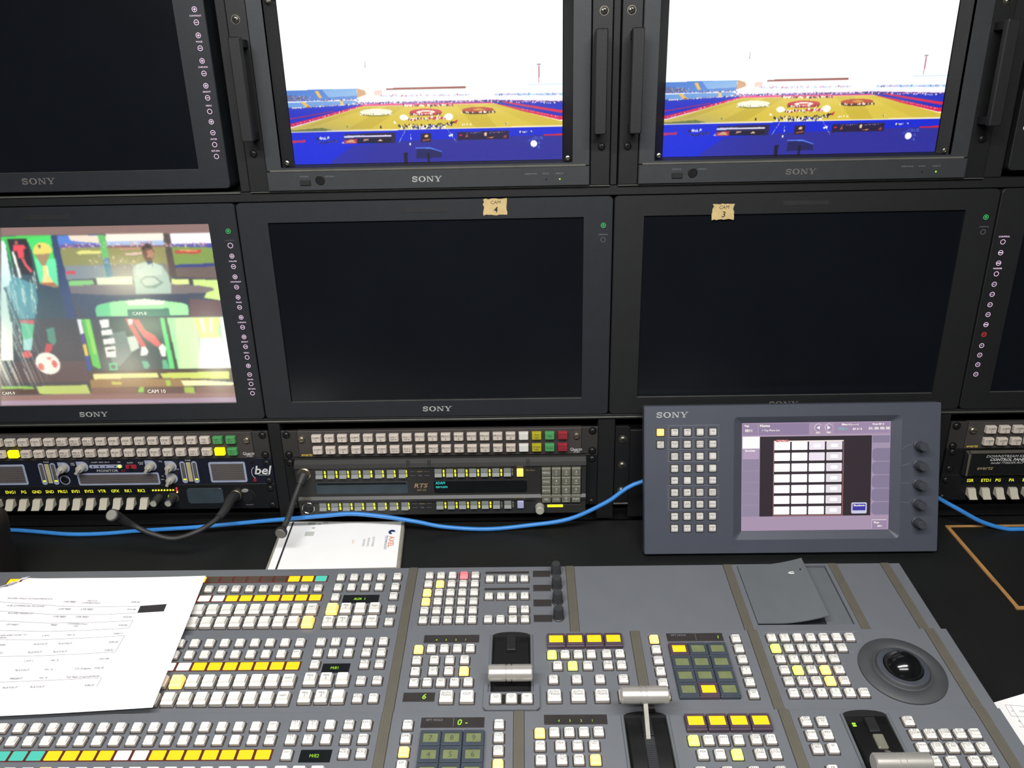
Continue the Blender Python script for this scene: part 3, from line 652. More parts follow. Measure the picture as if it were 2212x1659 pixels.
    ((62,74,70),[(41.2,134.6),(125.8,134.4),(127.0,54.8),(24.2,53.9)]),
    ((190,205,190),[(55.9,102.7),(84.8,107.3),(86.0,88.5),(62.2,76.8),(48.0,80.5)]),
    ((95,112,108),[(46.2,111.3),(69.7,114.3),(72.8,80.1),(50.4,59.6),(40.6,68.5)]),
    ((238,236,226),[(35.4,131.7),(49.5,132.8),(47.7,120.6),(36.0,119.1)]),
    ((238,236,226),[(34.4,115.7),(50.4,117.7),(50.4,109.5),(34.5,108.1)]),
    ((238,236,226),[(34.4,102.2),(51.8,104.4),(51.2,95.9),(34.9,94.4)]),
    ((238,236,226),[(34.8,90.2),(50.8,91.6),(48.4,74.4),(34.0,74.6)]),
    ((60,66,66),[(37.2,85.8),(47.7,87.0),(47.7,83.9),(37.5,83.2)]),
    ((75,190,120),[(35.4,65.4),(48.1,66.2),(46.9,54.0),(34.8,54.2)]),
    ((60,74,70),[(38.1,62.4),(44.9,62.8),(44.5,57.0),(37.8,56.6)]),
    ((200,85,85),[(73.2,133.1),(83.5,132.6),(84.0,124.2),(88.7,110.6),(96.6,91.7),(89.2,87.6),(76.8,121.0)]),
    ((205,90,88),[(82.4,132.6),(93.6,131.6),(99.5,115.5),(112.6,106.8),(119.1,93.1),(112.5,88.9),(95.6,103.7),(87.4,120.8)]),
    ((235,220,210),[(76.7,132.7),(83.6,132.9),(83.3,125.0),(77.3,123.5)]),
    ((245,242,225),[(88.7,89.3),(95.5,90.4),(98.1,82.3),(94.6,77.1),(85.3,76.1)]),
    ((245,242,225),[(114.2,88.9),(121.8,94.7),(124.7,87.8),(122.4,75.0),(116.5,74.5)]),
    ((85,165,125),[(85.3,67.7),(93.6,67.6),(96.4,60.6),(92.2,55.7),(87.1,55.5)]),
    ((85,165,125),[(116.0,69.9),(122.2,69.7),(124.6,55.2),(114.6,55.4)]),
    ((90,205,110),[(124.3,133.2),(130.2,133.5),(132.9,54.7),(124.5,54.9)]),
    ((65,70,58),[(130.9,133.5),(135.4,133.4),(137.8,54.7),(132.7,53.9)]),
    ((150,225,150),[(135.0,133.0),(217.4,133.3),(217.5,55.5),(137.5,54.7)]),
    ((190,238,160),[(145.1,132.9),(177.6,133.0),(171.3,55.9),(139.6,55.0)]),
    ((215,245,225),[(211.7,133.2),(217.4,133.3),(217.5,55.5),(209.5,55.3)]),
    ((250,250,230),[(178.7,100.6),(208.4,101.8),(212.8,55.2),(167.8,54.9)]),
    ((235,215,110),[(173.4,132.4),(211.6,132.7),(204.6,108.7),(207.6,105.2),(206.1,102.7),(177.4,102.4),(177.7,109.1)]),
    ((250,245,190),[(180.6,131.8),(187.2,132.2),(187.7,110.7),(182.7,109.9)]),
    ((250,245,190),[(196.1,132.0),(201.8,132.2),(197.5,110.5),(193.4,110.2)]),
    ((70,58,48),[(2.3,53.3),(137.5,54.7),(217.8,55.5),(217.3,35.8),(1.0,35.7)]),
    ((215,222,130),[(8.3,48.6),(105.1,49.0),(106.2,41.4),(8.0,40.9)]),
    ((190,205,90),[(108.7,48.5),(173.6,49.7),(212.0,50.3),(211.8,37.6),(111.9,40.6)]),
    ((230,230,150),[(9.4,48.8),(50.9,49.0),(49.0,39.3),(8.9,39.0)]),
    ((140,110,70),[(1.8,39.2),(21.5,41.0),(121.9,39.9),(217.6,32.2),(217.1,28.7),(141.4,27.2),(0.7,26.4)]),
    ((195,195,80),[(33.9,36.0),(49.0,35.8),(48.0,31.0),(33.7,31.2)]),
    ((235,235,170),[(138.0,36.7),(171.5,36.5),(218.0,32.2),(217.4,28.3),(141.5,27.7)]),
    ((150,190,70),[(114.7,37.4),(121.5,37.7),(122.3,28.4),(115.5,28.1)]),
    ((130,200,70),[(74.0,26.5),(80.9,27.3),(79.2,18.3),(69.1,18.5)]),
    ((150,180,70),[(141.3,26.3),(156.3,26.1),(156.4,16.2),(140.9,16.5)]),
    ((112,84,74),[(0.8,26.7),(72.3,26.5),(66.9,15.8),(-0.8,15.6)]),
    ((112,84,74),[(158.0,26.1),(217.8,27.8),(217.5,14.4),(158.0,16.2)]),
    ((85,66,60),[(80.9,27.3),(141.0,26.7),(140.8,15.6),(78.7,15.7)]),
]
MULTI_ELLIPSES = [
    ((248,244,228),(-55.2,66.5,18.3,17.2)),
    ((215,110,95),(-66.5,61.4,4.4,5.9)),
    ((215,100,90),(-45.5,65.5,4.0,6.0)),
    ((225,140,120),(-51.7,74.3,3.3,2.4)),
]
MULTI_TEXT = [
    ('CAM-8',86.9,138.9,5.6),
    ('CAM-9',-134.4,18.9,5.4),
    ('CAM 10',85.9,18.2,6.5),
]

# ================================================================== THE SETTING
def struct(name, mb, m, loc=(0, 0, 0), rx=0.0): return single(name, mb, m, kind='structure', loc=loc, rx=rx)
RXW = math.radians(82.5); W0 = W(0, 0, 0)
b = MB(); b.box(-1500, 1500, -60, 1440, -60, -45); struct('wall_back', b, 'wall_black', W0, RXW)
b = MB(); b.box(-1900, 1900, -2600, 420, -770, -750); struct('floor', b, 'floor')
b = MB(); b.box(-1900, 1900, -2600, 420, 1430, 1450); struct('ceiling', b, 'ceil')
b = MB(); b.box(-1920, -1900, -2600, 420, -750, 1430); struct('wall_left', b, 'room')
b = MB(); b.box(1900, 1920, -2600, 420, -750, 1430); struct('wall_right', b, 'room')
b = MB(); b.box(-1900, 1900, -2620, -2600, -750, 1430); struct('wall_rear', b, 'room')
# rails and posts of the equipment wall
def rail(n, x0, x1, z0, z1, d0, d1, m='wall_black', ch=.8):
    b = MB(); b.box(x0, x1, z0, z1, d0, d1, 0, ch); struct('trim_%d' % n, b, m, W0, RXW)
rail(1, -1100, 1200, 508.6, 521.6, -45, -3)
rail(2, -386, -373, 522, 1000, -45, -5); rail(3, 116.5, 125.8, 522, 1000, -45, -5); rail(4, 616, 640, 522, 1000, -45, -5)
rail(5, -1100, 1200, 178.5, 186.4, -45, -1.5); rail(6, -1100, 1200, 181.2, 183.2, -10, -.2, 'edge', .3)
rail(7, -395.5, -377, 6, 178, -45, -3); rail(8, 107.5, 133.5, 6, 178, -45, -4); rail(9, 617, 635.5, 6, 178, -45, -3)
rail(10, -1100, 1200, -12, 8, -45, -30, 'void'); rail(12, -371, 116, 521.2, 522.4, -10, .6, 'edge', .2); rail(13, 127, 614, 521.2, 522.4, -10, .6, 'edge', .2)  # the pale edge strips are the rail's highlight, added as colour
rail(11, -1100, -386, 520.3, 522.3, -10, -1, 'edge', .3)  # pale strip painting the bright highlight on the rail's top edge
# ceiling lamp fittings (the light of each is made with it at the top of the script)
for i, y in enumerate((-840, -1380)):
    t = Thing('ceiling_lamp', ('long ceiling lamp above the front of the desk', 'long ceiling lamp behind the operator seat')[i], 'lamp', (-100, y, 1430))
    b = MB(); b.box(-780, 780, -100, 100, -22, 0, 0, 1); t.part('housing', b, 'ivory')
    b = MB(); b.box(-752, 752, -82, 82, -24, -22); t.part('diffuser', b, 'lcd_white')
# desk
b = MB(); b.box(-1500, 1500, -1000, -2, -30, 0, 0, 2); single('desk', b, 'desk', 'black laminate desk top in front of the equipment wall', 'desk')
t = Thing('desk_hatch', 'black desk hatch with a tan wooden edge strip, right of the console', 'hatch', (640, -27, 0))
o = (640, -27)
b = MB(); b.box(7, 300, -172, -4, 0, 1.2, 0, .4); t.part('hatch_panel', b, 'desk')
b = MB(); b.prism([(0, 0), (300, 0), (300, -4.6), (4, -4.6)], 0, 2.0, 0, .3); t.part('edge_strip', b, 'tan')
b = MB(); b.prism([(0, 0), (5.2, -4), (15.6, -172), (10, -176.5)], 0, 2.0, 0, .3); t.part('edge_strip', b, 'tan')
b = MB(); b.prism([(10, -176.5), (15.6, -171), (300, -171), (300, -176.5)], 0, 2.0, 0, .3); t.part('edge_strip', b, 'tan')

# ================================================================== MONITORS
def icon(t, x, z, kind, m='pink', r=3.25, parent=None):
    """one illuminated touch key of a monitor: ring with plus, minus, power sign or nothing inside"""
    b = MB(); b.annulus(x, z, r - .62, r, .12)
    if kind == '+': b.box(x - 1.7, x + 1.7, z - .36, z + .36, .05, .14); b.box(x - .36, x + .36, z - 1.7, z + 1.7, .05, .14)
    elif kind == '-': b.box(x - 1.7, x + 1.7, z - .36, z + .36, .05, .14)
    elif kind == 'p': b.annulus(x, z, .9, 1.4, .12); b.box(x - .25, x + .25, z - .2, z + 1.9, .05, .16)
    elif kind == '=': b.box(x - 2.2, x + 2.2, z - .55, z + .55, .05, .14)
    return t.part('touch_button', b, m, {'icon_red': 'red lit button', 'led_green': 'green lit power button'}.get(m))
def wide_monitor(name, label, x0, x1, z0, z1, sc, group, scr='glass_off', bez='bezel', pic=None):
    t = wall_thing(name, label, 'monitor', (x0 + x1) / 2, z0, group)
    b = MB(); b.frame((x0 + .6, x1 - .6, z0 + .4, z1 - .4), sc, -40, 0, 6, .6, 0, 5, .9); t.part('bezel', b, bez)
    b = MB(); b.box(sc[0] - 2, sc[1] + 2, sc[2] - 2, sc[3] + 2, -8, -3); s = t.part('screen', b, scr)
    b = MB(); b.box(sc[0], sc[1], sc[2] - .9, sc[2] + .2, -3, -.15); t.part('screen_lip', b, 'edge')
    return t, s
GM = 'wide monitors in the equipment wall'
# --- upper left, dark
tUL, _ = wide_monitor('video_monitor', 'dark switched-off monitor at top left with a column of pink lit buttons', -914, -397, 527.5, 848, (-871.5, -437, 553.5, 821), GM)
def legend_m(t, s, x, z, size=2.0, m='pink'): t.inst('legend', text(s, size, m, sx=1.05), x, z, .15)
UX = -410.4
for z, k in ((747.7, '+'), (732.7, '-'), (717.7, '+'), (702.7, '-'), (687.8, '+'), (672.8, '-'), (658, '+'), (643.3, '-'), (626.5, 'o'), (613.7, '+'), (600, '-'), (584.9, 'o'), (569.8, 'o'), (762.6, '-'), (777.5, '+')): icon(tUL, UX, z, k)
for z, s in ((740.2, 'CONTRAST'), (710.2, 'PHASE'), (680.3, 'CHROMA'), (650.6, 'BRIGHT'), (633.6, 'MENU'), (591.8, 'ENTER'), (576.8, 'RETURN')): legend_m(tUL, s, UX, z)
tUL.inst('maker_wordmark', wordmark(8.2, 'logo_dim'), -658, 542.2, .12)
# --- lower left: multiview
def multi_picture():
    p = Raster(-217.0, 217.0, 0.2, 266.5, 0.85); p.I[:] = (.34, .28, .27)
    for c, s in MULTI_SHAPES: p.shape(s, c)
    for c, (x, y, rx, ry) in MULTI_ELLIPSES: p.shape(circ(x, y, rx, 20, ry), c)
    rnd = random.Random(8)
    for i in range(260):                                     # crowd and small lights behind the studio windows
        x, y = rnd.choice(((rnd.uniform(4, 92), rnd.uniform(236, 243)), (rnd.uniform(102, 135), rnd.uniform(237, 243)), (rnd.uniform(150, 212), rnd.uniform(236, 241)), (rnd.uniform(40, 130), rnd.uniform(205, 225))))
        w = rnd.uniform(.5, 1.1); p.shape([(x - w, y - w), (x + w, y - w), (x + w, y + w), (x - w, y + w)], rnd.choice(((240, 225, 205), (190, 80, 70), (90, 90, 150), (230, 200, 150))), .7)
    p.blur(0.9)
    # streaky falling light over the left quarter
    S = p.X + .17 * p.Y; col = p.rng.rand(900); k = ((S + 260) * .62).astype(int) % 900; row = p.rng.rand(900, 14) ** .6
    band = np.clip((p.Y + 18 * col[k]) / 24.0, 0, 13).astype(int); st = (col[k] > .55) * row[k, band] * np.clip((-52 - p.X) / 70.0, 0, 1) * np.clip((225 - p.Y) / 40.0, 0, 1) * np.clip((p.Y - 24) / 20.0, 0, 1)
    st = st[..., None]; p.I = p.I * (1 - .75 * st) + np.array([.93, .95, .86]) * .75 * st
    p.blur(0.75)
    p.I = p.I * .86 + .09
    p.haze(-150, 175, 34, 80, (235, 245, 232), .85); p.haze(-150, 90, 26, 60, (240, 240, 220), .7); p.haze(-95, 160, 45, 50, (120, 170, 175), .45)
    p.haze(92, 190, 46, 30, (240, 240, 205), .50); p.haze(100, 122, 50, 26, (230, 245, 200), .35); p.haze(62, 62, 40, 36, (225, 215, 190), .45); p.haze(-30, 90, 60, 60, (150, 130, 122), .30); p.haze(20, 160, 50, 40, (110, 130, 150), .25); p.haze(0, 20, 220, 30, (150, 110, 80), .18)
    p.haze(195, 75, 26, 60, (250, 252, 225), .45); p.I *= 1.22; p.grain(.012)
    return p.mesh('screen_picture', 'multi')
tLL, s = wide_monitor('video_monitor', 'monitor showing a four-way camera view with green panels and a seated presenter', -913.5, -396, 187, 508, (-870.8, -435.8, 214, 480.8), GM, 'bezel_dark')
tLL.inst('screen_picture', multi_picture(), -653.3, 214, -2.6)
for s_, x, z, h in MULTI_TEXT: tLL.inst('legend', text(s_, h * .9, 'lcd_white', 'LEFT', sx=1.0), -653.3 + x, 214 + z + h * .35, -.1)
LX = -409.7
icon(tLL, LX, 470.3, 'p', 'led_green', 3.4); icon(tLL, LX, 450.4, 'o', 'pink', 3.7)
for z, k in ((435.6, '+'), (420.7, '-'), (406.1, '+'), (391.3, '-'), (376.5, '+'), (361.7, '-'), (346.8, '+'), (331.9, '-'), (317.4, '+'), (302.4, '-'), (285.9, 'o'), (272.9, '+'), (259.2, '-'), (244.3, 'o'), (229.4, 'o')): icon(tLL, LX, z, k)
for z, s_ in ((428.2, 'VOLUME'), (398.8, 'CONTRAST'), (369, 'PHASE'), (339.2, 'CHROMA'), (309.8, 'BRIGHT'), (293, 'MENU'), (251.2, 'ENTER'), (236.3, 'RETURN')): legend_m(tLL, s_, LX, z)
legend_m(tLL, 'CONTROL', LX, 457.4, 1.9, 'dim')
tLL.inst('maker_wordmark', wordmark(7.8, 'logo'), -656, 199, .12)
b = MB(); b.rbox(-693, -628, 490.5, 497, 0, .35, 2, .1); tLL.part('tally_window', b, 'tally')
# --- lower middle, black, tape 4
tLM, _ = wide_monitor('video_monitor', 'black monitor in the middle of the lower row under the masking tape marked 4', -395.4, 122.0, 187, 508, (-353.4, 81.6, 213.6, 480.5), GM)
icon(tLM, 108.6, 468.8, 'p', 'led_green', 3.4); icon(tLM, 108.6, 449.2, 'o', 'dim', 3.5); legend_m(tLM, 'CONTROL', 108.6, 456.2, 1.9, 'ink_grey')
tLM.inst('maker_wordmark', wordmark(7.8, 'logo'), -134.4, 200.2, .12)
b = MB(); b.rbox(-166, -103, 490.8, 497, 0, .35, 2, .1); tLM.part('tally_window', b, 'tally')
# --- lower right, black, tape 3
tLR, _ = wide_monitor('video_monitor', 'black monitor right of centre in the lower row, behind the menu touch panel', 122.6, 641.6, 187, 508, (163.8, 598.6, 213.6, 480.5), GM, bez='bezel_dark')
icon(tLR, 627.3, 470.2, 'p', 'led_green', 3.4); icon(tLR, 627.3, 450.2, 'o', 'dim', 3.5); legend_m(tLR, 'CONTROL', 627.3, 457.2, 1.9, 'ink_grey')
tLR.inst('maker_wordmark', wordmark(7.8, 'logo_dim'), 382, 200.2, .12)
b = MB(); b.rbox(351, 413, 491, 497, 0, .35, 2, .1); tLR.part('tally_window', b, 'tally')
# --- far right of the lower row
tR4, _ = wide_monitor('video_monitor', 'monitor cut off by the right frame edge with a pink and red button column', 642.6, 1160, 187, 508, (683, 1118, 214, 481), GM, bez='bezel_dark')
for z, k, m in ((436, 'o', 'pink'), (421.1, '=', 'pink'), (406.6, '=', 'pink'), (391.5, 'o', 'pink'), (376.7, 't', 'pink'), (362.3, 't', 'pink'), (347.2, 't', 'pink'), (332.8, 't', 'pink'), (318, '=', 'pink'), (303.3, 't', 'icon_red'), (286.6, 't', 'pink'), (272.2, 't', 'pink'), (257.6, 't', 'pink'), (242.6, 't', 'pink')): icon(tR4, 657.0, z, k, m, 3.4)
for z, s_, m in ((376.7, 'A-1', 'pink'), (362.3, 'A-2', 'pink'), (347.2, 'B-1', 'pink'), (332.8, 'B-2', 'pink'), (303.3, 'SDI', 'icon_red'), (286.6, 'F1', 'pink'), (272.2, 'F2', 'pink'), (257.6, 'F3', 'pink'), (242.6, 'F4', 'pink')): legend_m(tR4, s_, 657.0, z, 1.7, m)
legend_m(tR4, 'CONTROL', 657.4, 443.2, 2.2); legend_m(tR4, 'MARKER', 657.2, 399, 2.2)
# --- far right of the upper row
tU4, _ = wide_monitor('video_monitor', 'dark monitor mostly outside the frame at the top right corner', 643.6, 1160, 530.5, 848, (684, 1120, 556, 821), GM, bez='bezel_dark')
icon(tU4, 656.5, 585, 'o', 'pink', 3.3)
# --- the two lit rack monitors of the upper row
def stadium_mesh():
    K = 1.0143; p = Raster(-181.8, 181.8, 0.2, 204.4, 0.62)
    for c, s in STADIUM_SHAPES: p.shape([(x * K, y * K) for x, y in s], c)
    for c, (x, y, rx, ry) in STADIUM_ELLIPSES: p.shape([(i * K, j * K) for i, j in circ(x, y, rx, 28, ry)], c)
    rnd = random.Random(3)
    for cols, a, e, n, size, jy in STADIUM_DOTS:
        for i in range(n):
            f = (i + rnd.uniform(-.4, .4)) / max(n - 1, 1); x = a[0] + (e[0] - a[0]) * f; y = a[1] + (e[1] - a[1]) * f + rnd.uniform(-jy, jy)
            w = size * rnd.uniform(.28, .5); h = size * rnd.uniform(.4, .75)
            p.shape([((x - w) * K, (y - h) * K), ((x + w) * K, (y - h) * K), ((x + w) * K, (y + h) * K), ((x - w) * K, (y + h) * K)], rnd.choice(cols))
    p.I[:, p.X[0] > 178.4] = p.I[:, p.X[0] < 178.4][:, -1:]; p.I[p.Y[:, 0] < 3.4] = p.I[p.Y[:, 0] >= 3.4][:1]; p.I[:, p.X[0] < -178.6] = p.I[:, p.X[0] > -178.6][:, :1]
    p.blur(0.62); p.haze(-20, 84, 120, 16, (255, 250, 250), .35); p.haze(60, 66, 90, 7, (240, 225, 120), .25); p.haze(-150, 20, 60, 30, (20, 50, 230), .3); p.grain(.012)
    return p.mesh('screen_picture', 'stadium')
STAD = stadium_mesh()
def rack_monitor(label, cx, wm):
    z0 = 522.6; t = wall_thing('rack_monitor', label, 'monitor', cx, z0, 'lit rack monitors showing a stadium')
    X = lambda a: cx + a
    for s in (-1, 1):
        e0, e1 = sorted((X(s * 217.5), X(s * 243.5)))
        b = MB(); b.box(e0, e1, z0, 788, -6, 0, 0, .8); ear = t.part('rack_ear', b, 'black')
        b = MB(); hx = X(s * 226.8)                                     # pull handle: grip bar on two feet
        b.rbox(hx - 7.6, hx + 7.6, 589, 713, 24, 33, 2, 1.2); b.box(hx - 6, hx + 6, 591, 600, 0, 25); b.box(hx - 6, hx + 6, 702, 711, 0, 25)
        t.part('handle', b, 'bezel_dark')
        for z, m in ((735.0, 'screw_bright'), (572.3, 'steel')): t.inst('screw', screw_mesh(4.6, m), X(s * 232), z, 0)
    b = MB(); b.frame((X(-217), X(216.4), 548.6, 788), (X(-196.5), X(193.5), 553, 765), -30, 3, 1.5, 1, 0, 3, 1.0); t.part('surround', b, 'frame_grey')
    # sloping inner mask running back to the picture
    A = rr(X(-196.5), X(193.5), 553, 765, 1.0, 3); B = rr(X(-183.4), X(182), 555.6, 761, .6, 3)
    b = MB(); b.loft([[(x, y, 2) for x, y in A], [(x, y, -4) for x, y in A], [(x, y, -15) for x, y in B]], 0, False, False); t.part('inner_mask', b, 'bezel_dark')
    b = MB(); b.box(X(-186), X(185), 553, 764, -22, -16); t.part('screen', b, 'glass_off')
    t.inst('screen_picture', STAD, X(-.9), 555.8, -15.6)
    for s_, x, z, h in STADIUM_TEXT: t.inst('legend', text(s_, h * .95, 'ink_ball', 'LEFT'), X(-.9) + x * 1.0143, 555.8 + (z + h * .5) * 1.0143, -13.2)
    for x, z in ((-189.5, 559), (187.4, 558.2), (-189.5, 756), (187.4, 756)):
        b = MB(); b.lathe(X(x), z, [(3.2, -4), (3.2, -2.2), (1.6, -1.6), (1.4, -3)], 0, 14, False, True); t.part('corner_screw', b, 'screw_bright')
    b = MB(); b.box(X(-212), X(211), 548.2, 550.6, 2.6, 4.2, 0, .3); t.part('lower_ledge', b, 'ledge')
    b = MB(); b.box(X(-217), X(216.4), z0 + .6, 548.0, -30, 4.5, 0, 1.0); strip = t.part('control_strip', b, 'frame_grey')
    t.inst('maker_wordmark', wordmark(7.2, wm), X(-1.4), 535.6, 4.65)
    b = MB(); b.rbox(X(-172.5), X(-158.5), 530.2, 537, 4.0, 6.2, .8, .4); t.part('option_switch', b, 'bezel_dark')
    b = MB(); b.lathe(X(-145.2), 537.0, [(6.4, 4.5), (6.4, 5.4), (5.3, 5.6), (5.0, 4.7), (.01, 4.7)], 0, 24)
    for i in range(4): b.box(X(-148.3), X(-142.1), 534.2 + i * 1.7, 534.9 + i * 1.7, 4.6, 5.3)
    t.part('round_socket', b, 'steel')
    for s_, x, z in (('OPTION B', -166.5, 541.6), ('OPTION A', -132, 541.2), ('OVER RANGE', 138, 539.4), ('STATUS', 157.5, 539.4), ('OPERATE', 176, 539.2)): t.inst('legend', text(s_, 1.9, 'ink_grey'), X(x), z, 4.6)
    b = MB(); b.cyl(X(176.6), 532, 1.1, 4.4, 5.0, 0, 10); t.part('operate_lamp', b, 'led_lime'); b = MB(); b.cyl(X(158.3), 532, 1.0, 4.4, 4.8, 0, 10); t.part('status_lamp', b, 'steel')
    return t
M['ink_ball'] = glow('screen_blue_text', '5070e0', .9)
rack_monitor('lit rack monitor showing a stadium pitch, left one of the two', -128.0, 'logo')
rack_monitor('lit rack monitor showing a stadium pitch, right one of the two', 370.4, 'logo_dim')
# masking tape notes
def tape(label, x0, x1, z0, z1, l1, l2):
    t = wall_thing('tape_note', label, 'tape', (x0 + x1) / 2, z0, 'masking tape notes')
    n = 9; rnd = random.Random(int(x0)); P = [(x0 + (x1 - x0) * i / n, z1 + rnd.uniform(-1.1, .6)) for i in range(n + 1)] + [(x1 + rnd.uniform(-2.2, 1.2), z1 - (z1 - z0) * i / 6) for i in range(1, 6)] + [(x1 - (x1 - x0) * i / n, z0 + rnd.uniform(-.5, 1.2)) for i in range(n + 1)] + [(x0 + rnd.uniform(-1.2, 2.2), z0 + (z1 - z0) * i / 6) for i in range(1, 6)]
    b = MB(); b.prism(P, .1, .5); t.part('tape', b, 'tape')
    t.inst('handwriting', text(l1, 4.6, 'ink', shear=.2, bold=.08), (x0 + x1) / 2 + .5, z1 - 5.0, .6); t.inst('handwriting', text(l2, 8.0, 'ink', shear=.15, bold=.12), (x0 + x1) / 2 + .5, z0 + 7.0, .6)
tape('torn masking tape marked CAM 4 on the middle monitor bezel', -55.5, -23.0, 485.4, 507.4, 'CAM', '4')
tape('torn masking tape marked CAM 3 on the right monitor bezel', 256, 286, 473.2, 495, 'CAM', '3')

# ================================================================== RACK UNITS
def ears(t, x0, x1, z0, z1, zs, m='ear', sm='steel'):
    for a, e, sx in ((x0, x0 + 24.5, x0 + 8), (x1 - 24.5, x1, x1 - 8)):
        b = MB(); b.box(a, e, z0 + .3, z1 - .3, -4, 0, 0, .5); t.part('rack_ear', b, m)
        for z in zs: t.inst('screw', screw_mesh(5.0, sm), sx, z, 0)
SQ = {}
def square_cap(m):
    if m not in SQ:
        b = MB(); b.rbox(-8.0, 8.0, -6.6, 6.6, 0, .6, 1, .2, 1, 2)
        q = lambda w, h, z: [(x, y, z) for x, y in rr(-w, w, -h, h, .9, 2)]
        b.loft([q(7.5, 6.0, .6), q(7.3, 5.8, 5.6), q(6.5, 5.0, 7.2)], 0, False, True); SQ[m] = b.mesh('button', [m, 'well'])
    return SQ[m]
def router_panel(label, x0, rows, colx, zc, cols, maker=True, bx=0.0):
    x1 = x0 + 482.6; t = wall_thing('router_panel', label, 'control panel', (x0 + x1) / 2, 122.4, 'router button panels in the rack bays')
    ears(t, x0, x1, 122.4, 166.9, (160.5, 127.4))
    b = MB(); b.box(x0 + 25, x1 - 24.8, 122.8, 166.5, -6, 1.6, 0, .6); t.part('face_plate', b, 'quartz_face')
    for x, z in ((x0 + 31.4, 154.4), (x1 - 32.3, 154.4)):
        b = MB(); b.cyl(x, z, 4.6, 1.4, 6.5, 0, 18, 4.4, .8); b.box(x - 4, x + 4, z - .5, z + .5, 6.3, 6.7, 1); t.part('thumbscrew', b, ['nickel', 'void'])
    for r, row in enumerate(rows):
        for i, it in enumerate(row):
            leg, m = it if isinstance(it, tuple) else (it, 'cap_warm')
            o = t.inst('button', square_cap(m), colx[i], zc[r], 1.6)
            if m != 'cap_warm': o['label'] = {'yellow': 'button lit yellow', 'green_cap': 'green button', 'yellow_cap': 'yellow button', 'red_cap': 'red button', 'cap': 'blank white button'}[m]
            if leg: t.sub('legend', text(leg, min(3.5, 14.5 / max(len(q) for q in leg.split('\n'))), 'ink', space=.95), o, 0, -.2, 7.3)
    if maker:
        t.inst('lettering', text('evertz', 4.4, 'ink_yellow', shear=.3, bold=.15, sx=1.1), x0 + 36, 127.2, 1.75)
        t.inst('lettering', text('Quartz', 4.6, 'ink_white', shear=.1, bold=.05), x1 - 33, 130.8, 1.75); t.inst('lettering', text('CP-3201', 1.9, 'ink_white', bold=.05), x1 - 32, 126.2, 1.75)
        b = MB(); b.box(x1 - 40, x1 - 27, 128.2, 128.6, 1.65, 1.75); t.part('underline', b, 'ink_white')
    return t
ZR_ = (156.0, 136.3)
r1 = ['CAM\n%d' % i for i in range(1, 7)] + ['EVS 1\nOP A', 'EVS 1\nOP B'] + ['PROC\n%d' % i for i in range(1, 9)] + [(None, 'cap'), ('TX\nHD', 'yellow_cap'), ('TX', 'green_cap'), ('MTX\nOVR', 'red_cap')]
r2 = ['CAM\n%d' % i for i in range(7, 13)] + ['EVS 2\nOP A', 'EVS 2\nOP B'] + ['PROC\n%d' % i for i in range(9, 17)] + [(None, 'cap'), ('CLN\nHD', 'yellow_cap'), ('CLN', 'green_cap'), ('MTX\nPGM', 'red_cap')]
router_panel('brown-grey two-row router button panel above the intercom with keypad', -375.6, (r1, r2), [-320.5 + 19.68 * i for i in range(20)], ZR_, 20)
r1 = [None, None] + ['CAM\n%d' % i for i in (2, 3, 4, 5, 6)][:0] + ['CAM\n3', 'CAM\n4', 'CAM\n5', 'CAM\n6', 'ME 1\nPGM', 'ME 1\nPGM', 'ME 1\nCLN'] + ['LINE\n%d' % i for i in range(1, 9)] + ['TX\nHD', ('VIP 1\nIP A', 'green_cap'), ('VIP 2\nIP A', 'green_cap')]
r1[0] = 'CAM\n1'; r1[1] = 'CAM\n2'
r2 = ['CAM\n7', 'CAM\n8', (None, 'yellow'), 'CAM\n10', 'CAM\n11', 'CAM\n12', 'ME 2\nPGM', 'ME 2\nPGM', 'ME 2\nCLN'] + ['AUX\n%d' % i for i in range(1, 7)] + ['OFF\nAIR 1', 'OFF\nAIR 2', 'CLN\nHD', (None, 'yellow'), ('VIP 2\nIP B', 'green_cap')]
router_panel('brown-grey two-row router button panel above the navy audio monitor', -878.8, (r1, r2), [-451.5 - 20.02 * (19 - i) for i in range(20)], ZR_, 20)
r1 = ['CAM\n%d' % i for i in range(1, 7)]; r2 = ['CAM\n%d' % i for i in range(7, 13)]
router_panel('brown-grey router button panel at the right, half hidden by the menu panel', 636.2, (r1, r2), [692.8 + 20.3 * i for i in range(6)], ZR_, 6)
# --- audio monitor unit, navy
t = wall_thing('audio_monitor', 'navy rack audio monitor with speaker grilles and grey knobs', 'audio monitor', -637.5, 78)
x0, x1 = -878.8, -396.2
b = MB(); b.box(x0, x1, 78, 122, -6, 0, 0, .6); t.part('face_plate', b, 'navy_face')
for x in (x0 + 8, x1 - 8):
    for z in (113.6, 83.2): t.inst('screw', screw_mesh(5.0, 'black'), x, z, 0)
def grille(a, e, c, d, rim=3.2):
    b = MB(); b.frame((a - rim, e + rim, c - rim, d + rim), (a, e, c, d), 0, .5, 3, .4, 0, 4, .15); t.part('grille_outline', b, 'lilac')
    b = MB(); n = int((d - c) / 1.6)
    b.box(a, e, c, d, -1.5, -.6, 1)
    for i in range(n): b.box(a, e, c + (d - c) * (i + .22) / n, c + (d - c) * (i + .78) / n, -.6, .1, 0)
    t.part('speaker_grille', b, ['grille', 'void'])
grille(-492, -441, 84, 113); grille(-702, -578, 81, 97, 2.6); grille(-842, -787, 84, 113)
